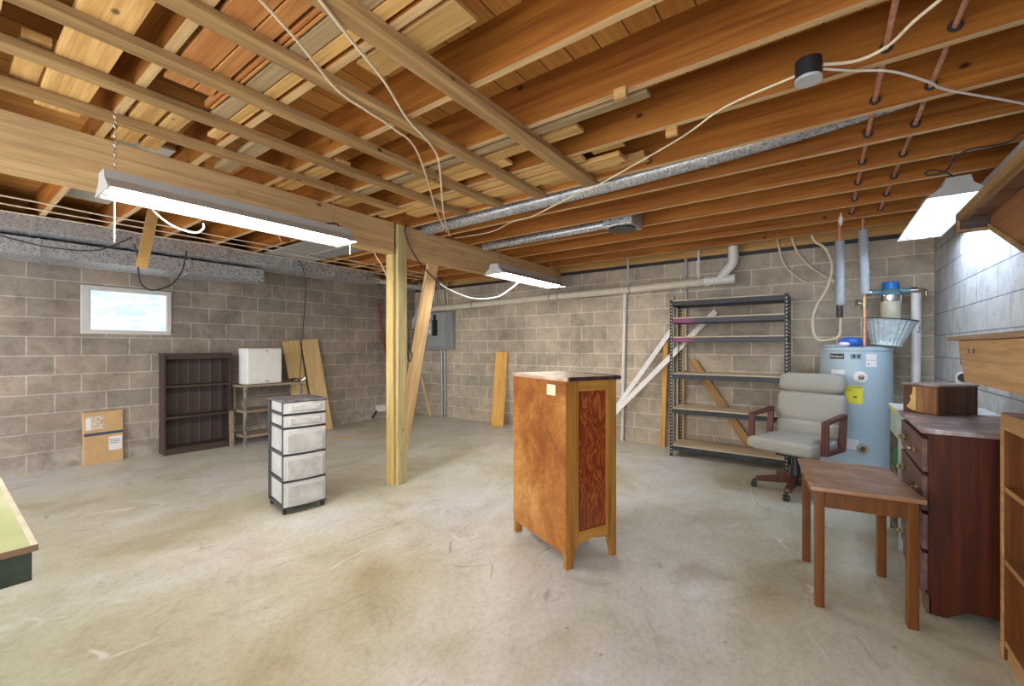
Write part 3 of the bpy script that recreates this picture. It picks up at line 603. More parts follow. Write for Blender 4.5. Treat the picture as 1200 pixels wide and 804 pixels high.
pts = [(.08*math.cos(a*1.7)*(1+.3*math.sin(a*3)), .07*math.sin(a*1.3)-.02, .012+.03*abs(math.sin(a*.7))) for a in [i*.6 for i in range(22)]]
MB().tube(pts, .006, 6, 3).build('wires', M['darkc'], t, world=False, smooth=60)
MB().cyl((.03, .08, .01), (.06, .12, .055), .018, seg=10).build('metal_clip', M['chrome'], t, world=False)
plank('leaning_board', M['pineZ'], (-6.30, 3.36, 0), (-6.50, 3.235, 1.385), .25, .03, (0, 1, 0), 'left one of two wide pale pine planks leaning on the left wall', 'board')
plank('leaning_board', M['pineZ'], (-6.22, 3.62, 0), (-6.45, 3.495, 1.41), .255, .03, (0, 1, 0), 'right one of two wide pale pine planks leaning on the left wall', 'board')

# plastic drawer cart
m, nt, b = NT('translucent_plastic', .35); b.inputs['Base Color'].default_value = (.72, .73, .72, 1)
fz = noise(nt, coords(nt), 9, 4, .6, .5); nt.links.new(ramp(nt, fz, [(.3, (.60, .61, .60)), (.65, (.80, .81, .80))]), b.inputs['Base Color'])
b.inputs['Transmission Weight'].default_value = .25; M['plast'] = m
M['plastd'] = plain('inner_grey_plastic', (.50, .51, .50), .4, var=.12, nscale=14)  # darker grey for drawer front panels and handle recesses
M['frameg'] = plain('charcoal_plastic', (.06, .06, .07), .4)
M['carttop'] = plain('dusty_black_top', (.14, .13, .15), .5, var=.4, nscale=18)
t = thing('drawer_cart', 'five drawer clear plastic cart on black casters, left of the post', 'drawer cart', (-3.336, 1.598, 0), math.atan2(.987, .163))
Wc, Dc = .325, .38
for x in (0, Wc-.018):
    for y in (0, Dc-.025): MB().box(x, y, .05, x+.018, y+.025, .865).build('frame_post', M['frameg'], t, world=False, bev=.003)
MB().box(-.008, -.012, .862, Wc+.008, Dc+.008, .880).build('cart_top', M['carttop'], t, world=False, bev=.006)
zs = [.048, .25, .455, .66, .765, .865]
for i in range(5):
    z0, z1 = zs[i]+.012, zs[i+1]-.006
    MB().box(0, 0, zs[i]-.004, Wc, Dc, zs[i]+.006).build('shelf_frame', M['frameg'], t, world=False)
    dm = MB(); cx = Wc/2; fr = []
    K = 8
    poly = [(.004+(Wc-.008)*k/K, -.006-.016*(1-((k/K-.5)*2)**2), z0) for k in range(K+1)]+[(Wc-.02, .02, z0), (.02, .02, z0)]
    dm.prism(poly, (0, 0, z1-z0)); dm.box(.022, .02, z0, Wc-.022, Dc-.02, z1-.008)
    dr = dm.build('drawer', M['plast'], t, world=False, bev=.003)
    # recessed panel / handle
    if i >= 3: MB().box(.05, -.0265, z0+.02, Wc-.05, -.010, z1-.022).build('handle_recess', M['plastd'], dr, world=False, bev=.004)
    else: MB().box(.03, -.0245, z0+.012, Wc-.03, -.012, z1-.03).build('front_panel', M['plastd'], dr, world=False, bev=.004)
for x in (.02, Wc-.02):
    for y in (.03, Dc-.03):
        MB().cyl((x-.01, y, .024), (x+.01, y, .024), .024, seg=18).box(x-.014, y-.02, .03, x+.014, y+.01, .052).build('caster', M['black'], t, world=False, smooth=40)

# ---------------------------------------------------------------- chest in the middle
m, nt, b = NT('stained_hardboard', .55, 0, .3)
v = coords(nt, rnd=False)
c = ramp(nt, noise(nt, v, 2.4, 6, .65, .5), [(.36, (.21, .062, .010)), (.5, (.33, .125, .026)), (.64, (.46, .235, .068))])
c = mix(nt, .7, c, ramp(nt, noise(nt, v, 45, 4, .6, 1.5), [(.35, (.62, .56, .5)), (.6, (1.15, 1.15, 1.15))]), 'MULTIPLY')
nt.links.new(c, b.inputs['Base Color']); M['hardb'] = m
M['oak'] = wood('oak_stile', (.30, .12, .018), (.48, .24, .05), 'Z', rough=.38, tint=.02, grain=1.3)
M['oakx'] = wood('oak_rail', (.42, .20, .03), (.54, .29, .06), 'X', rough=.38, tint=.02)
m, nt, b = NT('wild_grain_plywood', .3, 0, .5)
v = coords(nt, (13, 13, 4.2), rnd=False)
n0 = noise(nt, v, 1.2, 2, .5, .6)
wv = N(nt, 'ShaderNodeMath', operation='MULTIPLY'); wv.inputs[1].default_value = 45; nt.links.new(n0, wv.inputs[0])
sn = N(nt, 'ShaderNodeMath', operation='SINE'); nt.links.new(wv.outputs[0], sn.inputs[0])
c = ramp(nt, sn.outputs[0], [(.0, (.19, .036, .008)), (.4, (.26, .055, .012)), (.95, (.36, .10, .025))])
nt.links.new(c, b.inputs['Base Color']); M['ply'] = m
m, nt, b = NT('worn_top', .35, 0, .5)
c = ramp(nt, noise(nt, coords(nt, rnd=False), 7, 6, .6, .6), [(.35, (.40, .26, .18)), (.6, (.66, .52, .40))])
nt.links.new(c, b.inputs['Base Color']); M['wtop'] = m
M['darkedge'] = plain('dark_edge', (.06, .025, .03), .25, nscale=30, var=.3)
t = thing('wooden_chest', 'tall wooden chest with red grained side panel standing in the middle of the floor', 'chest', (-1.198, 2.174, 0), math.atan2(.912, .41))
W_, D_, Hc = .385, .61, 1.09
for x0, x1, nm in ((0, .09, 0), (W_-.075, W_, 1)):
    # side stile with tapering foot
    f = 0.02
    poly = [(x0, 0, 0), (x0, 0, Hc), (x1, 0, Hc), (x1, 0, .13), (x1-.02, 0, .105), (x0+.055, 0, .04), (x0+.05, 0, 0)] if nm == 0 else [(x1, 0, 0), (x1, 0, Hc), (x0, 0, Hc), (x0, 0, .13), (x0+.012, 0, .11), (x1-.045, 0, .04), (x1-.04, 0, 0)]
    MB().prism(poly, (0, .03, 0)).build('side_stile', M['oak'], t, world=False, bev=.002)
    MB().prism([(a, D_-.03, c_) for a, _, c_ in poly], (0, .03, 0)).build('side_stile', M['oak'], t, world=False, bev=.002)
for y in (0.004, D_-.024):
    MB().box(.09, y, 1.03, W_-.075, y+.02, Hc).build('side_rail', M['oakx'], t, world=False)
    MB().prism([(.09, y, .13), (.09, y, .20), (W_-.075, y, .20), (W_-.075, y, .13), (W_*.5, y, .145)], (0, .02, 0)).build('side_rail', M['oakx'], t, world=False)
    MB().box(.088, y+.012 if y < .1 else y, .19, W_-.073, y+.018 if y < .1 else y+.006, 1.035).build('side_panel', M['ply'], t, world=False)
MB().box(.0, .004, .085, .006, D_-.004, Hc).build('back_panel', M['hardb'], t, world=False).location = (-.004, 0, 0)
MB().box(-.0075, .10, 1.0, -.0045, .19, 1.065).build('paper_patch', plain('old_paper', (.74, .62, .44), .8), t, world=False)
MB().box(.01, .03, .13, W_-.01, D_-.03, .15).build('bottom_board', M['oakx'], t, world=False)
MB().box(-.006, -.012, Hc, W_+.018, D_+.012, Hc+.022).build('chest_top', M['wtop'], t, world=False, bev=.004)
MB().box(.004, -.018, Hc+.002, W_+.022, -.0115, Hc+.026).build('side_moulding', M['darkedge'], t, world=False, bev=.004)
MB().box(W_+.018, -.018, Hc+.002, W_+.026, D_+.012, Hc+.026).build('front_moulding', M['darkedge'], t, world=False, bev=.003)
for i in range(2):
    dd = MB().box(W_, .035+i*.275, .15, W_+.016, .30+i*.275, .55).build('door', M['darkedge'], t, world=False, bev=.003)
    MB().sph((W_+.03, .27+i*.07, .40), .014).build('knob', M['brass'], dd, world=False, smooth=60)
for z in (.57, .83):
    dd = MB().box(W_, .035, z, W_+.016, D_-.035, z+.24).build('drawer', M['oak'], t, world=False, bev=.003)
    MB().sph((W_+.03, D_/2, z+.12), .014).build('knob', M['brass'], dd, world=False, smooth=60)

# ---------------------------------------------------------------- black rack
m, nt, b = NT('upright_slots', .6)
tc = N(nt, 'ShaderNodeNewGeometry'); sp = N(nt, 'ShaderNodeSeparateXYZ'); nt.links.new(tc.outputs['Position'], sp.inputs[0])
mu = N(nt, 'ShaderNodeMath', operation='MODULO'); nt.links.new(sp.outputs[2], mu.inputs[0]); mu.inputs[1].default_value = .039
gt = N(nt, 'ShaderNodeMath', operation='LESS_THAN'); gt.inputs[1].default_value = .016; nt.links.new(mu.outputs[0], gt.inputs[0])
nt.links.new(mix(nt, gt.outputs[0], (.02, .02, .022), (.52, .47, .40)), b.inputs['Base Color']); M['slots'] = m
t = thing('storage_rack', 'black steel boltless storage rack with six shelves against the back wall', 'rack', (-.89, 5.41, 0))
rx0, rx1, ry0, ry1 = -1.477, -.29, 5.205, 5.6
for (x, sx) in ((rx0, 1), (rx1, -1)):
    for (y, sy) in ((ry0, 1), (ry1, -1)):
        mb = MB().box(min(x, x+sx*.035), y, 0, max(x, x+sx*.035), y+sy*.002, 1.85).box(x, min(y, y+sy*.035), 0, x+sx*.002, max(y, y+sy*.035), 1.85)
        nf0 = len(mb.bm.faces)
        if sy == 1: mb.box(x+sx*.011, y-.0008, .02, x+sx*.023, y, 1.83)
        else: mb.box(x+sx*.011, y-.003, .02, x+sx*.023, y-.002, 1.83)
        mb.box(x-sx*.0008, y+sy*.011, .02, x, y+sy*.023, 1.83)
        mb.bm.faces.ensure_lookup_table()
        for f_ in mb.bm.faces[nf0:]: f_.material_index = 1
        up = mb.build('upright', M['blackm'], t); up.data.materials.append(M['slots'])
def rackmat():
    m, nt, b = NT('black_beam_purple_end', .4, .3)
    g = N(nt, 'ShaderNodeTexCoord'); sp = N(nt, 'ShaderNodeSeparateXYZ'); nt.links.new(g.outputs['Object'], sp.inputs[0])
    nn = noise(nt, coords(nt, rnd=False), 3, 3)
    mr = N(nt, 'ShaderNodeMapRange'); mr.inputs[1].default_value = -.62; mr.inputs[2].default_value = -.28; nt.links.new(sp.outputs[0], mr.inputs[0])
    c = ramp(nt, mr.outputs[0], [(0, (.04, .02, .035)), (.35, (.13, .02, .07)), (.6, (.16, .03, .09)), (1, (.03, .03, .038))])
    nt.links.new(c, b.inputs['Base Color']); return m
M['rackp'] = rackmat()
for z, mt in ((1.845, 'blackm'), (1.64, 'rackp'), (1.415, 'rackp'), (.985, 'blackm'), (.575, 'blackm'), (.135, 'blackm')):
    zb = z-.065
    bm_ = M[mt]
    for y in (ry0+.002, ry1-.006): MB().box(rx0+.01, y, zb, rx1-.01, y+.004, z-.012).build('shelf_beam', bm_, t)
    for x in (rx0+.003, rx1-.007): MB().box(x, ry0, zb, x+.004, ry1, z-.012).build('shelf_beam', M['blackm'], t)
    MB().box(rx0+.01, ry0+.004, z-.014, rx1-.01, ry1-.004, z).build('shelf_board', wood('particle_board_%d' % int(z*100), (.58, .45, .30), (.70, .57, .40), 'X', tint=.02, grain=2), t)

# ---------------------------------------------------------------- water heater group
t = thing('water_heater', 'pale blue cylindrical electric water heater in the right back corner', 'water heater', (.247, 5.28, 0))
hr = .276
MB().lathe([(.0, .03), (hr-.01, .03), (hr, .04), (hr, 1.255), (hr+.006, 1.26), (hr+.006, 1.285), (hr-.02, 1.295), (0, 1.30)], seg=64).build('tank', M['heater'], t, world=False, smooth=35)
for k in range(3):
    a = 2*math.pi*k/3; MB().cyl((.2*math.cos(a), .2*math.sin(a), 0), (.2*math.cos(a), .2*math.sin(a), .04), .02).build('foot', M['black'], t, world=False)
cd = math.atan2(-5.28, -.247)       # direction of the viewer
def onTank(da, z, w_, h_, name, mat, off=.0015, parent=None):
    a0 = cd+da; mb = MB(); n = 8; al = w_/hr
    i0 = []; i1 = []; o0 = []; o1 = []
    for k in range(n+1):
        a = a0-al/2+al*k/n
        for lst, rr, zz in ((i0, hr+off-.001, z-h_/2), (i1, hr+off-.001, z+h_/2), (o0, hr+off, z-h_/2), (o1, hr+off, z+h_/2)): lst.append(mb.bm.verts.new((rr*math.cos(a), rr*math.sin(a), zz)))
    for k in range(n):
        mb.bm.faces.new((o0[k], o0[k+1], o1[k+1], o1[k])); mb.bm.faces.new((i0[k], i1[k], i1[k+1], i0[k+1]))
        mb.bm.faces.new((i0[k], i0[k+1], o0[k+1], o0[k])); mb.bm.faces.new((i1[k], o1[k], o1[k+1], i1[k+1]))
    mb.bm.faces.new((i0[0], o0[0], o1[0], i1[0])); mb.bm.faces.new((i0[n], i1[n], o1[n], o0[n]))
    return mb.build(name, mat, parent or t, world=False)
def txtTank(s_, da, z, size, mat, off=.003):
    a = cd+da; text(s_, 'lettering', mat, t, size, ((hr+off)*math.cos(a), (hr+off)*math.sin(a), z), (R(90), 0, a+R(90)))
onTank(-.52, 1.205, .125, .048, 'name_plate', M['black']); txtTank('Whirlpool', -.52, 1.205, .030, M['label_w'], .006)
onTank(.02, 1.205, .082, .05, 'rating_plate', plain('plate_blue', (.22, .34, .40), .4)); 
onTank(-.03, 1.207, .02, .03, 'plate_mark', M['ink'], .0028); onTank(.09, 1.207, .02, .03, 'plate_mark', M['ink'], .0028)
onTank(.43, 1.17, .082, .115, 'warning_label', M['label_w']); onTank(.43, 1.172, .075, .004, 'label_line', plain('orange_ink', (.7, .3, .12), .6), .0025); onTank(.345, 1.14, .008, .014, 'label_mark', M['ink'], .0025)
onTank(-.035, .855, .128, .165, 'energy_label', M['label_y']); txtTank('ENERGYGUIDE', -.035, .922, .017, M['ink'], .004)
onTank(-.13, .895, .03, .004, 'label_line', M['ink'], .0025); onTank(.0, .835, .028, .012, 'label_line', M['ink'], .0025)
onTank(-.48, 1.06, .115, .04, 'white_sticker', M['label_w'])
onTank(-.10, .40, .11, .09, 'instruction_label', M['label_w'])
for k in range(3): onTank(-.10, .375+k*.022, .095, .002, 'label_line', M['steel'], .0025)
a = cd+.13
def rad(z, r_, a=a): return (r_*math.cos(a), r_*math.sin(a), z)
MB().cyl(rad(1.02, hr-.01), rad(1.02, hr+.02), .052, seg=28).build('valve_escutcheon', M['label_w'], t, world=False, smooth=40)
MB().cyl(rad(1.02, hr+.01), rad(1.02, hr+.05), .014).sph(rad(1.02, hr+.055), .02).cyl(rad(1.0, hr+.045), rad(1.02, hr+.045), .018).build('relief_valve', M['brass'], t, world=False, smooth=50)
a2_ = cd+.19
MB().cyl(rad(.37, hr-.01, a2_), rad(.37, hr+.02, a2_), .045, seg=28).build('drain_ring', plain('beige_plastic', (.42, .42, .34), .5), t, world=False, smooth=40)
MB().cyl(rad(.37, hr+.015, a2_), rad(.37, hr+.03, a2_), .024).build('drain_valve', M['brass'], t, world=False, smooth=50)
MB().cyl((-.14, .08, 1.298), (-.14, .08, 1.315), .11, seg=32).build('top_cover', M['heater'], t, world=False, smooth=40)
t = thing('plastic_bag', 'crumpled blue and white packet lying on top of the water heater', 'bag', (.21, 5.10, 1.30))
mb = MB().sph((0, 0, .04), .09, (1.1, .6, .48)); 
for v_ in mb.bm.verts: v_.co += Vector((random.uniform(-1, 1), random.uniform(-1, 1), random.uniform(-.6, .6)))*.006; v_.co.z = max(v_.co.z, 0)
mb.build('bag_body', plain('blue_plastic', (.03, .12, .55), .35), t, world=False, smooth=30)
mb = MB().sph((-.05, -.03, .022), .04, (1.2, .7, .5)); mb.build('white_fold', M['label_w'], t, world=False, smooth=50)
M['scuttle'] = plain('pale_galvanised', (.58, .68, .72), .4, .15, var=.12, nscale=30)
t = thing('coal_bucket', 'ribbed pale blue metal bucket standing on the water heater top', 'bucket', (.465, 5.19, 1.300))
Mt = Matrix.Rotation(R(7), 4, 'Y')
prof = [(.0, .0), (.11, .0), (.112, .012), (.105, .02), (.12, .05), (.168, .2), (.185, .235), (.19, .24), (.182, .236), (.162, .2), (.112, .05), (.0, .02)]
MB().lathe(prof, seg=96, M=Mt @ Matrix.Translation((0, 0, .006)), flute=.03, nf=24).build('bucket_body', M['scuttle'], t, world=False, smooth=70)
MB().tube([Mt @ Vector((.19*math.cos(R(a))*1.0, .19*math.sin(R(a)), .245)) for a in range(170, 372, 20)], .005).build('bail_handle', M['darkc'], t, world=False, smooth=60)
MB().tube([Mt @ Vector((.192, -.02, .14)), Mt @ Vector((.205, 0, .17)), Mt @ Vector((.2, .02, .2))], .006).build('rear_grip', M['steel'], t, world=False, smooth=60)
t = thing('water_filter', 'whole house water filter with clear bowl and blue cap behind the bucket', 'water filter', (.525, 5.50, 1.53))
MB().lathe([(0, 0), (.065, 0), (.075, .02), (.08, .22), (.0, .22)], seg=32).build('filter_bowl', plain('cream_bowl', (.72, .66, .52), .3), t, world=False, smooth=40)
MB().lathe([(.088, .20), (.09, .205), (.09, .26), (.085, .265), (0, .265)], seg=32).build('collar', M['chrome'], t, world=False, smooth=40)
MB().lathe([(0, .26), (.09, .26), (.085, .29), (.06, .32), (.0, .32)], seg=8).cyl((-.15, 0, .30), (.15, 0, .30), .022).build('filter_head', plain('teal_casting', (.16, .34, .40), .4), t, world=False, smooth=30)
MB().lathe([(0, .32), (.065, .32), (.065, .385), (.06, .39), (0, .39)], seg=24).build('cap', plain('blue_cap', (.02, .22, .72), .4), t, world=False, smooth=40)
MB().cyl((-.19, 0, .30), (-.14, 0, .30), .03).cyl((.14, 0, .30), (.19, 0, .30), .03).build('union_nut', M['chrome'], t, world=False, smooth=40)
MB().tube([(.19, 0, .30), (.22, 0, .30), (.25, .01, .29), (.25, .01, .24)], .012).build('outlet_pipe', M['brass'], t, world=False, smooth=60)
for (x, z0, z1, lab, x2) in ((.122, 1.685, 2.275, 'left grey foam insulated pipe above the water heater', .122), (.30, 1.77, 2.35, 'right grey foam insulated pipe above the water heater', .29)):
    t = thing('insulated_pipe', lab, 'pipe', (x, 5.0, z0-.1), group='foam insulated pipes above the water heater')
    MB().cyl((x, 5.0, z0), (x2, 5.0, z1), .036, seg=24).build('foam_sleeve', M['foam'], t, smooth=40)
    MB().tube([(x, 5.0, 1.302 if x > .2 else z0-.03), (x, 5.0, z0), (x2, 5.0, z1), (x2, 5.0, 2.52)], .011, 14, 0).build('copper_core', M['copper'], t, smooth=40)
    if x > .2:
        MB().cyl((x, 5.0, z0-.14), (x, 5.0, z0-.04), .022).cyl((x, 5.0, z0-.09), (x-.05, 4.99, z0-.08), .01).build('shutoff_valve', M['brass'], t, smooth=40)
        MB().box(x-.065, 4.98, z0-.10, x-.045, 5.0, z0-.05).build('valve_lever', M['black'], t)
    else: MB().cyl((x, 5.0, z0-.12), (x, 5.0, z0-.01), .025).build('flex_fitting', M['black'], t, smooth=40)
MB().cyl((.705, 5.50, 0), (.705, 5.50, 1.80), .036, seg=28).cyl((.705, 5.50, 1.53), (.705, 5.50, 1.56), .038, seg=28).build('white_insulated_pipe', M['pvc'], smooth=40, label='thick white vertical pipe in the right back corner behind the bucket', cat='pipe')
pex = [([onY(u, v, 5.682) for u, v in [(910, 276), (913, 290), (917, 305), (925, 317), (945, 331), (972, 336)]], 'lower cream hose curving behind the left insulated pipe'),
       ([onY(u, v, 5.675) for u, v in [(927, 274), (931, 288), (937, 299), (948, 311), (962, 321), (980, 331)]], 'upper cream hose curving behind the left insulated pipe'),
       ([onY(u, v, 5.30) for u, v in [(951, 276), (956, 284), (965, 289), (971, 298), (975, 314), (969, 338), (957, 358), (952, 378), (957, 397), (972, 398), (983, 394), (985, 382), (985, 366)]], 'long cream hose looping down to the fitting of the left insulated pipe')]
for pts, lab in pex: cable('water_hose', pts, .012, M['cream'], lab, 'hose')
q = onY(985, 262, 4.99); t = thing('white_fitting', 'small white plastic fitting on the copper pipes near the last joist', 'fitting', (q[0], q[1]-.05, q[2]-.03))
MB().cyl((0, 0, 0), (0, 0, .07), .008, .026).cyl((0, 0, .07), (0, 0, .11), .02).build('fitting_body', M['white'], t, world=False, smooth=40)
t = thing('pipe_stub', 'short white plastic pipe stub with open black end on the right wall', 'pipe', (.80, 4.35, .95))
MB().cyl((0, 0, -.2), (0, 0, .12), .035, seg=20).cyl((0, 0, .13), (-.02, -.14, .13), .035, seg=20).build('stub_body', M['pvc'], t, world=False, smooth=40)
MB().cyl((-.02, -.141, .13), (-.021, -.15, .13), .030, seg=20).build('open_end', M['black'], t, world=False)

# ---------------------------------------------------------------- office chair
M['fabric'] = plain('grey_fabric', (.40, .385, .345), .95, nscale=220, var=.13, spec=.1)
M['chwood'] = wood('mahogany_arm', (.085, .03, .022), (.16, .06, .045), 'Z', rough=.35, tint=.02)
t = thing('office_chair', 'grey upholstered swivel office chair with wooden loop arms beside the rack', 'chair', (-.20, 4.57, 0), math.atan2(-.93, -.36)-R(90))
# local +y = facing direction
def cushion(name, x0, y0, z0, x1, y1, z1, par, rot=0, piv=(0, 0, 0), crown=.02):
    mb = MB(); bmesh.ops.create_cube(mb.bm, size=2); bmesh.ops.subdivide_edges(mb.bm, edges=mb.bm.edges[:], cuts=6, use_grid_fill=True)
    cx, cy, cz = (x0+x1)/2, (y0+y1)/2, (z0+z1)/2; hx, hy, hz = (x1-x0)/2, (y1-y0)/2, (z1-z0)/2; r = min(hx, hy, hz)*.8
    for v in mb.bm.verts:
        p = Vector((v.co.x*hx, v.co.y*hy, v.co.z*hz)); q = Vector((max(-hx+r, min(hx-r, p.x)), max(-hy+r, min(hy-r, p.y)), max(-hz+r, min(hz-r, p.z))))
        d_ = p-q
        if d_.length > 0: p = q+d_.normalized()*r
        v.co = p+Vector((cx, cy, cz))
    Mr = Matrix.Translation(piv) @ Matrix.Rotation(rot, 4, 'X') @ Matrix.Translation(-Vector(piv))
    bmesh.ops.transform(mb.bm, matrix=Mr, verts=mb.bm.verts)
    return mb.build(name, M['fabric'], par, world=False, smooth=80)
cushion('seat', -.27, -.25, .37, .27, .30, .50, t)
cushion('seat_front_roll', -.265, .22, .385, .265, .34, .50, t)
pv = (0, -.24, .45)
cushion('lumbar_cushion', -.265, -.29, .46, .265, -.16, .62, t, R(9), pv)
cushion('backrest', -.275, -.31, .58, .275, -.17, .88, t, R(9), pv)
cushion('headrest', -.265, -.30, .87, .265, -.15, 1.05, t, R(9), pv)
MB().box(-.10, -.15, .33, .10, .15, .375).build('seat_plate', M['black'], t, world=False, bev=.005)
MB().cyl((0, 0, .10), (0, 0, .34), .03).cyl((0, 0, .10), (0, 0, .24), .045, .035).build('gas_column', M['black'], t, world=False, smooth=40)
for sx in (-1, 1):
    x = sx*.295; ar = MB()
    P4 = [Vector((x, .20, .40)), Vector((x, .19, .68)), Vector((x, -.20, .72)), Vector((x, -.16, .40))]
    o_ = P4; c_ = sum(P4, Vector())/4; i_ = [c_+(p-c_)*.80 for p in P4]
    a_ = []; 
    for off in (-.028, .028):
        a_.append([ar.bm.verts.new(p+Vector((off, 0, 0))) for p in o_]); a_.append([ar.bm.verts.new(p+Vector((off, 0, 0))) for p in i_])
    for k in range(4):
        j = (k+1) % 4
        ar.bm.faces.new((a_[0][k], a_[0][j], a_[1][j], a_[1][k])); ar.bm.faces.new((a_[2][k], a_[3][k], a_[3][j], a_[2][j]))
        ar.bm.faces.new((a_[0][k], a_[2][k], a_[2][j], a_[0][j])); ar.bm.faces.new((a_[1][k], a_[1][j], a_[3][j], a_[3][k]))
    ar.build('armrest', M['chwood'], t, world=False, bev=.012)
MB().cyl((0, 0, .07), (0, 0, .13), .055, .045, seg=20).build('base_hub', M['black'], t, world=False, smooth=40)
rz = t.rotation_euler[2]
for k in range(5):
    a = R(261+72*k)-rz; c_, s_ = math.cos(a), math.sin(a)
    lg = MB(); Mr = Matrix.Rotation(a, 4, 'Z')
    mb = MB().prism([(.03, -.032, .075), (.03, -.032, .155), (.31, -.022, .10), (.32, -.022, .062)], (0, .055, 0)); bmesh.ops.transform(mb.bm, matrix=Mr, verts=mb.bm.verts)
    leg = mb.build('base_leg', M['chwood'], t, world=False, bev=.01)
    cx, cy = .325*c_, .325*s_
    MB().cyl((cx-.022*s_, cy+.022*c_, .027), (cx-.006*s_, cy+.006*c_, .027), .027, seg=18).cyl((cx+.006*s_, cy-.006*c_, .027), (cx+.022*s_, cy-.022*c_, .027), .027, seg=18).cyl((cx, cy, .03), (cx, cy, .075), .01).build('caster', M['black'], leg, world=False, smooth=40)

# ---------------------------------------------------------------- side table
M['tabtop'] = wood('scuffed_table_top', (.24, .11, .05), (.36, .19, .10), 'X', rough=.35, tint=.02, stain=((.46, .33, .26), 6, .45, .8))
M['tableg'] = wood('table_leg_wood', (.10, .033, .007), (.19, .068, .014), 'Z', rough=.35, tint=.03)
t = thing('side_table', 'small brown wooden side table in front of the dresser', 'table', (.123, 2.90, 0), R(7.5))
MB().box(-.215, -.305, .585, .215, .305, .605).build('tabletop', M['tabtop'], t, world=False, bev=.004)
for x in (-.195, .155):
    for y in (-.275, .235): MB().box(x, y, 0, x+.04, y+.04, .585).build('leg', M['tableg'], t, world=False, bev=.004)
for y in (-.268, .25): MB().box(-.155, y, .50, .155, y+.018, .585).build('apron', M['tableg'], t, world=False)
for x in (-.19, .172): MB().box(x, -.235, .50, x+.018, .235, .585).build('apron', M['tableg'], t, world=False)

# ---------------------------------------------------------------- dresser
M['drsd'] = wood('mahogany_side', (.022, .0045, .0012), (.12, .022, .004), 'Z', rough=.45, tint=.02, spec=.25)
M['drfr'] = wood('dusty_mahogany_front', (.12, .055, .045), (.21, .12, .105), 'Y', rough=.5, tint=.05, spec=.3)
M['drtop'] = wood('dusty_dresser_top', (.20, .12, .11), (.34, .25, .24), 'X', rough=.35, tint=.02, stain=((.58, .54, .55), 9, .48, .72))
t = thing('dresser', 'mahogany dresser with dusty top and four drawer rows against the right wall', 'dresser', (.63, 3.23, 0))
dx0, dx1, dy0, dy1, dH = .402, .85, 2.86, 3.60, .873
MB().prism([(dx0+.01, dy0, .0), (dx0+.01, dy0, dH), (dx1, dy0, dH), (dx1, dy0, 0), (dx1-.05, dy0, 0), (dx1-.09, dy0, .05), (dx0+.14, dy0, .05), (dx0+.07, dy0, 0)], (0, .02, 0)).build('side_panel', M['drsd'], t, bev=.002)
MB().prism([(dx0+.01, dy1-.02, .0), (dx0+.01, dy1-.02, dH), (dx1, dy1-.02, dH), (dx1, dy1-.02, 0)], (0, .02, 0)).build('side_panel', M['drsd'], t, bev=.002)
MB().box(dx1-.01, dy0+.02, .06, dx1, dy1-.02, dH).build('back_panel', M['drsd'], t)
MB().box(dx0+.02, dy0+.02, .06, dx1-.01, dy1-.02, .075).build('bottom_board', M['drsd'], t)
MB().box(dx0-.02, dy0-.02, dH, dx1, dy1+.02, dH+.022).build('dresser_top', M['drtop'], t, bev=.005)
MB().box(dx0+.015, dy0+.02, .07, dx0+.03, dy1-.02, dH).build('face_frame', M['drsd'], t)
rows = [(.095, .285), (.295, .475), (.485, .665), (.675, .845)]
for i, (z0, z1) in enumerate(rows):
    spans = [(dy0+.022, dy1-.022)] if i < 3 else [(dy0+.022, (dy0+dy1)/2-.003), ((dy0+dy1)/2+.003, dy1-.022)]
    for (ya, yb) in spans:
        dd = MB().box(dx0-.010, ya, z0+.004, dx0+.012, yb, z1-.004).build('drawer', M['drfr'], t, bev=.004)
        ks = [(ya+yb)/2] if i == 3 else [ya+.11, yb-.13]
        for ky in ks:
            kb = MB().cyl((dx0-.032, ky, (z0+z1)/2), (dx0-.01, ky, (z0+z1)/2), .007).sph((dx0-.036, ky, (z0+z1)/2), .014, (.8, 1, 1))
            for q in range(4): kb.sph((dx0-.018, ky+.016*math.cos(q*math.pi/2+.7), (z0+z1)/2+.016*math.sin(q*math.pi/2+.7)), .007)
            kb.build('knob', M['brass'] if i != 1 else M['darkedge'], dd, smooth=60)
MB().prism([(dx0, dy0, 0), (dx0, dy0, .09), (dx0, dy1, .09), (dx0, dy1, 0), (dx0, dy1-.07, 0), (dx0, dy1-.11, .045), (dx0, (dy0+dy1)/2, .055), (dx0, dy0+.11, .045), (dx0, dy0+.07, 0)], (.02, 0, 0)).build('scalloped_apron', M['drfr'], t, bev=.003)
# wooden box on top
t = thing('wooden_box', 'dark wooden box with torn veneer sitting on the dresser', 'box', (.535, 3.44, dH+.0225), math.atan2(.18, .195))
MB().box(0, 0, 0, .265, .198, .165).build('box_body', wood('walnut_box', (.06, .025, .015), (.13, .065, .04), 'Z', tint=.02), t, world=False, bev=.003)
MB().box(-.004, .005, .004, -.0005, .115, .160).build('slatted_front', wood('walnut_slats', (.16, .07, .03), (.36, .18, .085), 'Z', tint=.02, grain=2.5), t, world=False)
MB().prism([(-.003, .12, .012), (-.003, .12, .155), (-.003, .137, .155), (-.003, .142, .11), (-.003, .155, .10), (-.003, .15, .07), (-.003, .175, .03), (-.003, .14, .012)], (.0025, 0, 0)).build('torn_veneer', plain('bare_wood', (.66, .42, .16), .7), t, world=False)
MB().box(-.006, -.006, .165, .27, .204, .174).build('box_lid', M['drtop'], t, world=False, bev=.002)
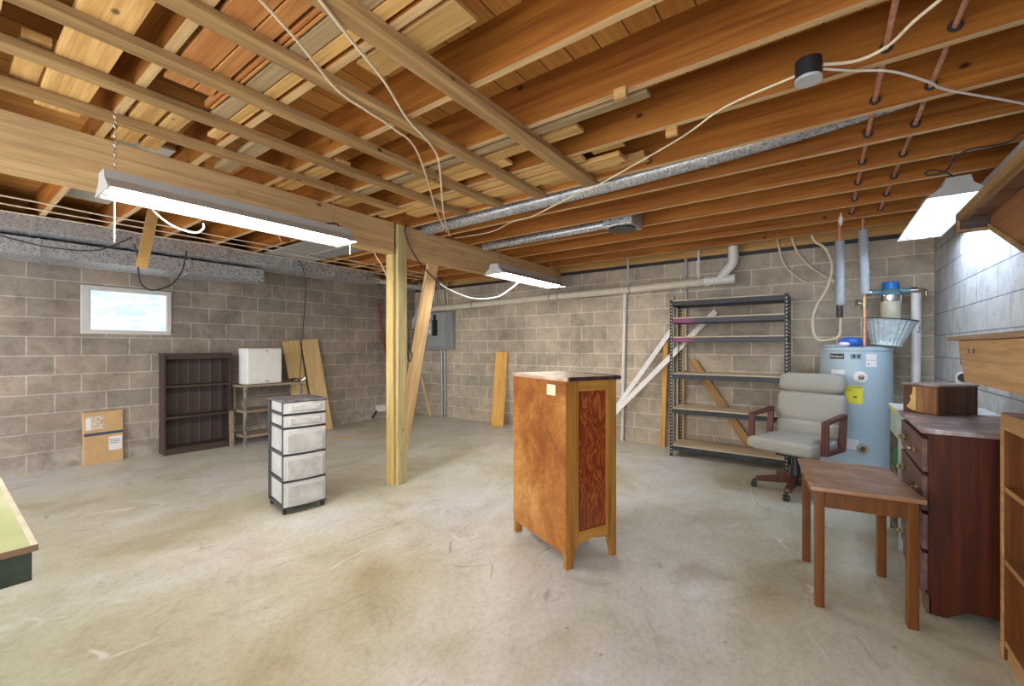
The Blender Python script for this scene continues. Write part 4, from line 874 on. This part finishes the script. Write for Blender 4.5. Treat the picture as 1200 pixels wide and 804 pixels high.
# green cabinet behind the dresser
M['greenp'] = plain('pale_green_paint', (.42, .50, .46), .5, var=.08)
t = thing('green_cabinet', 'pale green painted open cabinet squeezed between dresser and water heater', 'cabinet', (.62, 3.86, 0))
gx0, gx1, gy0, gy1, gH = .385, .85, 3.635, 4.07, .865
MB().box(gx0-.01, gy0, gH, gx1, gy1+.01, gH+.025).build('cabinet_top', plain('worn_top_paint', (.55, .56, .54), .5, var=.12), t, bev=.003)
MB().box(gx0-.0125, gy0, gH+.001, gx0-.010, gy1-.1, gH+.024).build('yellow_edge', plain('yellow_green', (.58, .60, .12), .5), t)
for y, mt in ((gy0, M['greenp']), (gy1-.02, plain('dark_side_panel', (.13, .11, .07), .8, var=.3))): MB().box(gx0, y, 0, gx1, y+.02, gH).build('side_panel', mt, t)  # far side panel is dark brown, near one pale green
MB().box(gx0, gy0+.02, .70, gx0+.018, gy1-.02, gH).build('front_rail', M['greenp'], t, bev=.003)
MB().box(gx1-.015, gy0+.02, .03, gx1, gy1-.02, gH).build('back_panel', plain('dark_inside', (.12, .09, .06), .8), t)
for z in (.06, .44): MB().box(gx0+.005, gy0+.02, z, gx1-.015, gy1-.02, z+.018).build('shelf', plain('dusty_shelf', (.22, .19, .13), .8), t)
t = thing('green_bottle', 'green glass bottle standing inside the pale green cabinet', 'bottle', (.432, 3.99, .458))
MB().lathe([(0, 0), (.036, 0), (.038, .01), (.038, .11), (.015, .15), (.014, .185), (0, .185)], seg=24).build('glass', plain('green_glass', (.03, .16, .06), .15), t, world=False, smooth=50)
MB().cyl((0, 0, .185), (0, 0, .2), .016).build('cap', M['chrome'], t, world=False)
MB().sph((.50, 3.90, .498), .05, (1, 1, .8)).build('rag_bundle', plain('olive_rag', (.25, .22, .1), .9, var=.4, nscale=40), smooth=60, label='small olive rag bundle beside the green bottle in the cabinet', cat='rag')

# ---------------------------------------------------------------- right bookcase, bench and stairs
M['bkZ'] = wood('cherry_side', (.11, .032, .006), (.21, .07, .015), 'Z', rough=.4, tint=.02)
M['bkY'] = wood('cherry_shelf', (.24, .10, .04), (.38, .19, .09), 'Y', rough=.4, tint=.02)
M['bkedge'] = wood('pale_edge', (.36, .19, .07), (.50, .30, .13), 'Y', rough=.5, tint=.02)
t = thing('open_bookcase', 'open reddish wooden bookcase at the right edge of the picture', 'bookcase', (.73, 2.2, 0))
by1 = 2.64; by0 = 1.75
MB().box(.602, by1-.02, 0, .852, by1, 1.0).build('side_panel', M['bkZ'], t)
MB().box(.602, by0, 0, .852, by0+.02, 1.0).build('side_panel', M['bkZ'], t)
MB().box(.596, by1-.021, 0, .602, by1+.001, 1.0).build('edge_band', M['bkedge'], t)
MB().box(.842, by0+.02, .0, .852, by1-.02, 1.0).build('back_panel', M['bkZ'], t)
MB().box(.60, by0, 1.0, .852, by1, 1.02).build('bookcase_top', M['drtop'], t)
MB().box(.594, by0, .955, .602, by1-.02, 1.02).build('top_edge', M['bkedge'], t)
for z in (.06, .395, .695):
    sh = MB().box(.61, by0+.02, z, .842, by1-.02, z+.018).build('shelf', M['bkY'], t)
    MB().box(.604, by0+.02, z, .61, by1-.02, z+.02).build('shelf_edge', M['bkedge'], sh)
MB().box(.61, by0+.02, 0, .622, by1-.03, .06).build('plinth', M['bkedge'], t)
box('support_block', M['bkZ'], (.66, 2.50, 1.021, .85, 2.60, 1.10), label='short reddish wood support standing on the bookcase under the wall shelf', cat='block')
t = thing('wall_bench_shelf', 'deep wooden wall shelf box with tapered end above the bookcase', 'shelf', (.74, 2.9, 1.1))
M['benchf'] = wood('plywood_face', (.50, .29, .11), (.64, .41, .18), 'Y', rough=.5, tint=.02)
MB().prism([(.62, 3.47, 1.325), (.62, 3.33, 1.105), (.62, 1.7, 1.105), (.62, 1.7, 1.325)], (.02, 0, 0)).build('front_panel', M['benchf'], t, bev=.002)
MB().box(.61, 1.7, 1.328, .858, 3.68, 1.355).build('shelf_top', wood('grey_brown_top', (.32, .22, .13), (.46, .33, .20), 'Y', tint=.02), t, bev=.004)
MB().box(.64, 3.43, 1.19, .858, 3.53, 1.328).build('end_bracket', M['darkedge'], t)
MB().box(.645, 1.7, 1.10, .858, 3.33, 1.11).build('underside', M['benchf'], t)
for y in (3.245, 3.15): MB().cyl((.618, y, 1.27), (.6215, y, 1.27), .014).build('bolt_hole', M['darkedge'], t)
# stairs: landing soffit and stringer
t = thing('stair_landing', 'underside of the wooden stair landing in the upper right corner', 'stairs', (.8, 2, 1.83))
M['soffit'] = wood('dark_plywood', (.10, .05, .03), (.30, .17, .10), 'X', tint=.02, rough=.5)
M['stairs'] = wood('stair_wood', (.22, .09, .035), (.36, .16, .07), 'Y', tint=.02, rough=.5)
MB().box(.53, -.6, 1.885, XR-.006, 2.80, 1.90).build('soffit_panel', M['soffit'], t)
MB().box(.50, -.6, 1.873, .53, 2.84, 1.912).build('side_rim', M['strapY'], t)
MB().box(.506, 2.80, 1.83, XR-.006, 2.84, 1.885).build('header_board', wood('shaded_header_wood', (.05, .035, .03), (.10, .07, .06), 'X', tint=.02), t)  # shade on the header is put into its dark wood colour
MB().box(.50, 2.80, 1.822, XR-.006, 2.84, 1.83).build('header_edge', M['strapY'], t)
MB().box(.498, 2.80, 1.83, .506, 2.84, 1.873).build('header_end', M['strapY'], t)
MB().box(.53, -.6, 1.912, XR-.006, 2.84, 1.93).build('landing_deck', M['soffit'], t)
MB().prism([(.600, 2.79, 1.884), (.600, 1.75, 1.884), (.600, 1.75, 1.38), (.600, 2.79, 1.825)], (.03, 0, 0)).build('stringer', M['stairs'], t, bev=.003)
MB().prism([(.592, 2.79, 1.845), (.592, 2.79, 1.82), (.592, 1.75, 1.365), (.592, 1.75, 1.39)], (.008, 0, 0)).build('stringer_edge', M['strapY'], t)

# ---------------------------------------------------------------- green table, near left
t = thing('green_table', 'green topped table corner at the left edge of the picture', 'table', (-2.6, -.35, 0))
m, nt, b = NT('faded_green_paint', .4)
nt.links.new(ramp(nt, noise(nt, coords(nt, rnd=False), 2.2, 5, .6, .4), [(.3, (.40, .52, .25)), (.55, (.55, .63, .36)), (.7, (.66, .70, .50))]), b.inputs['Base Color']); M['gtop'] = m
MB().box(-3.75, -.9, .735, -1.738, .175, .75).build('tabletop', M['gtop'], t, bev=.003)
MB().box(-3.75, .166, .736, -1.738, .179, .7505).build('top_trim', plain('light_trim', (.70, .70, .58), .5), t)
MB().box(-1.738, -.9, .735, -1.733, .179, .7512).build('end_trim', plain('brown_trim', (.2, .12, .07), .5), t)
M['tframe'] = plain('dark_green_frame', (.03, .045, .03), .5, nscale=9, var=.4)
MB().box(-3.7, .12, .655, -1.791, .165, .735).build('long_rail', M['tframe'], t)
MB().box(-1.79, -.85, .655, -1.742, .168, .735).build('end_rail', M['tframe'], t)
MB().box(-1.7425, -.5, .675, -1.740, .06, .70).build('rust_streak', plain('rust', (.26, .09, .04), .7), t)
for (x, y) in ((-3.09, .06), (-3.09, -.75), (-2.05, -.75)): MB().box(x, y, 0, x+.04, y+.04, .655).build('leg', M['black'], t, bev=.003)
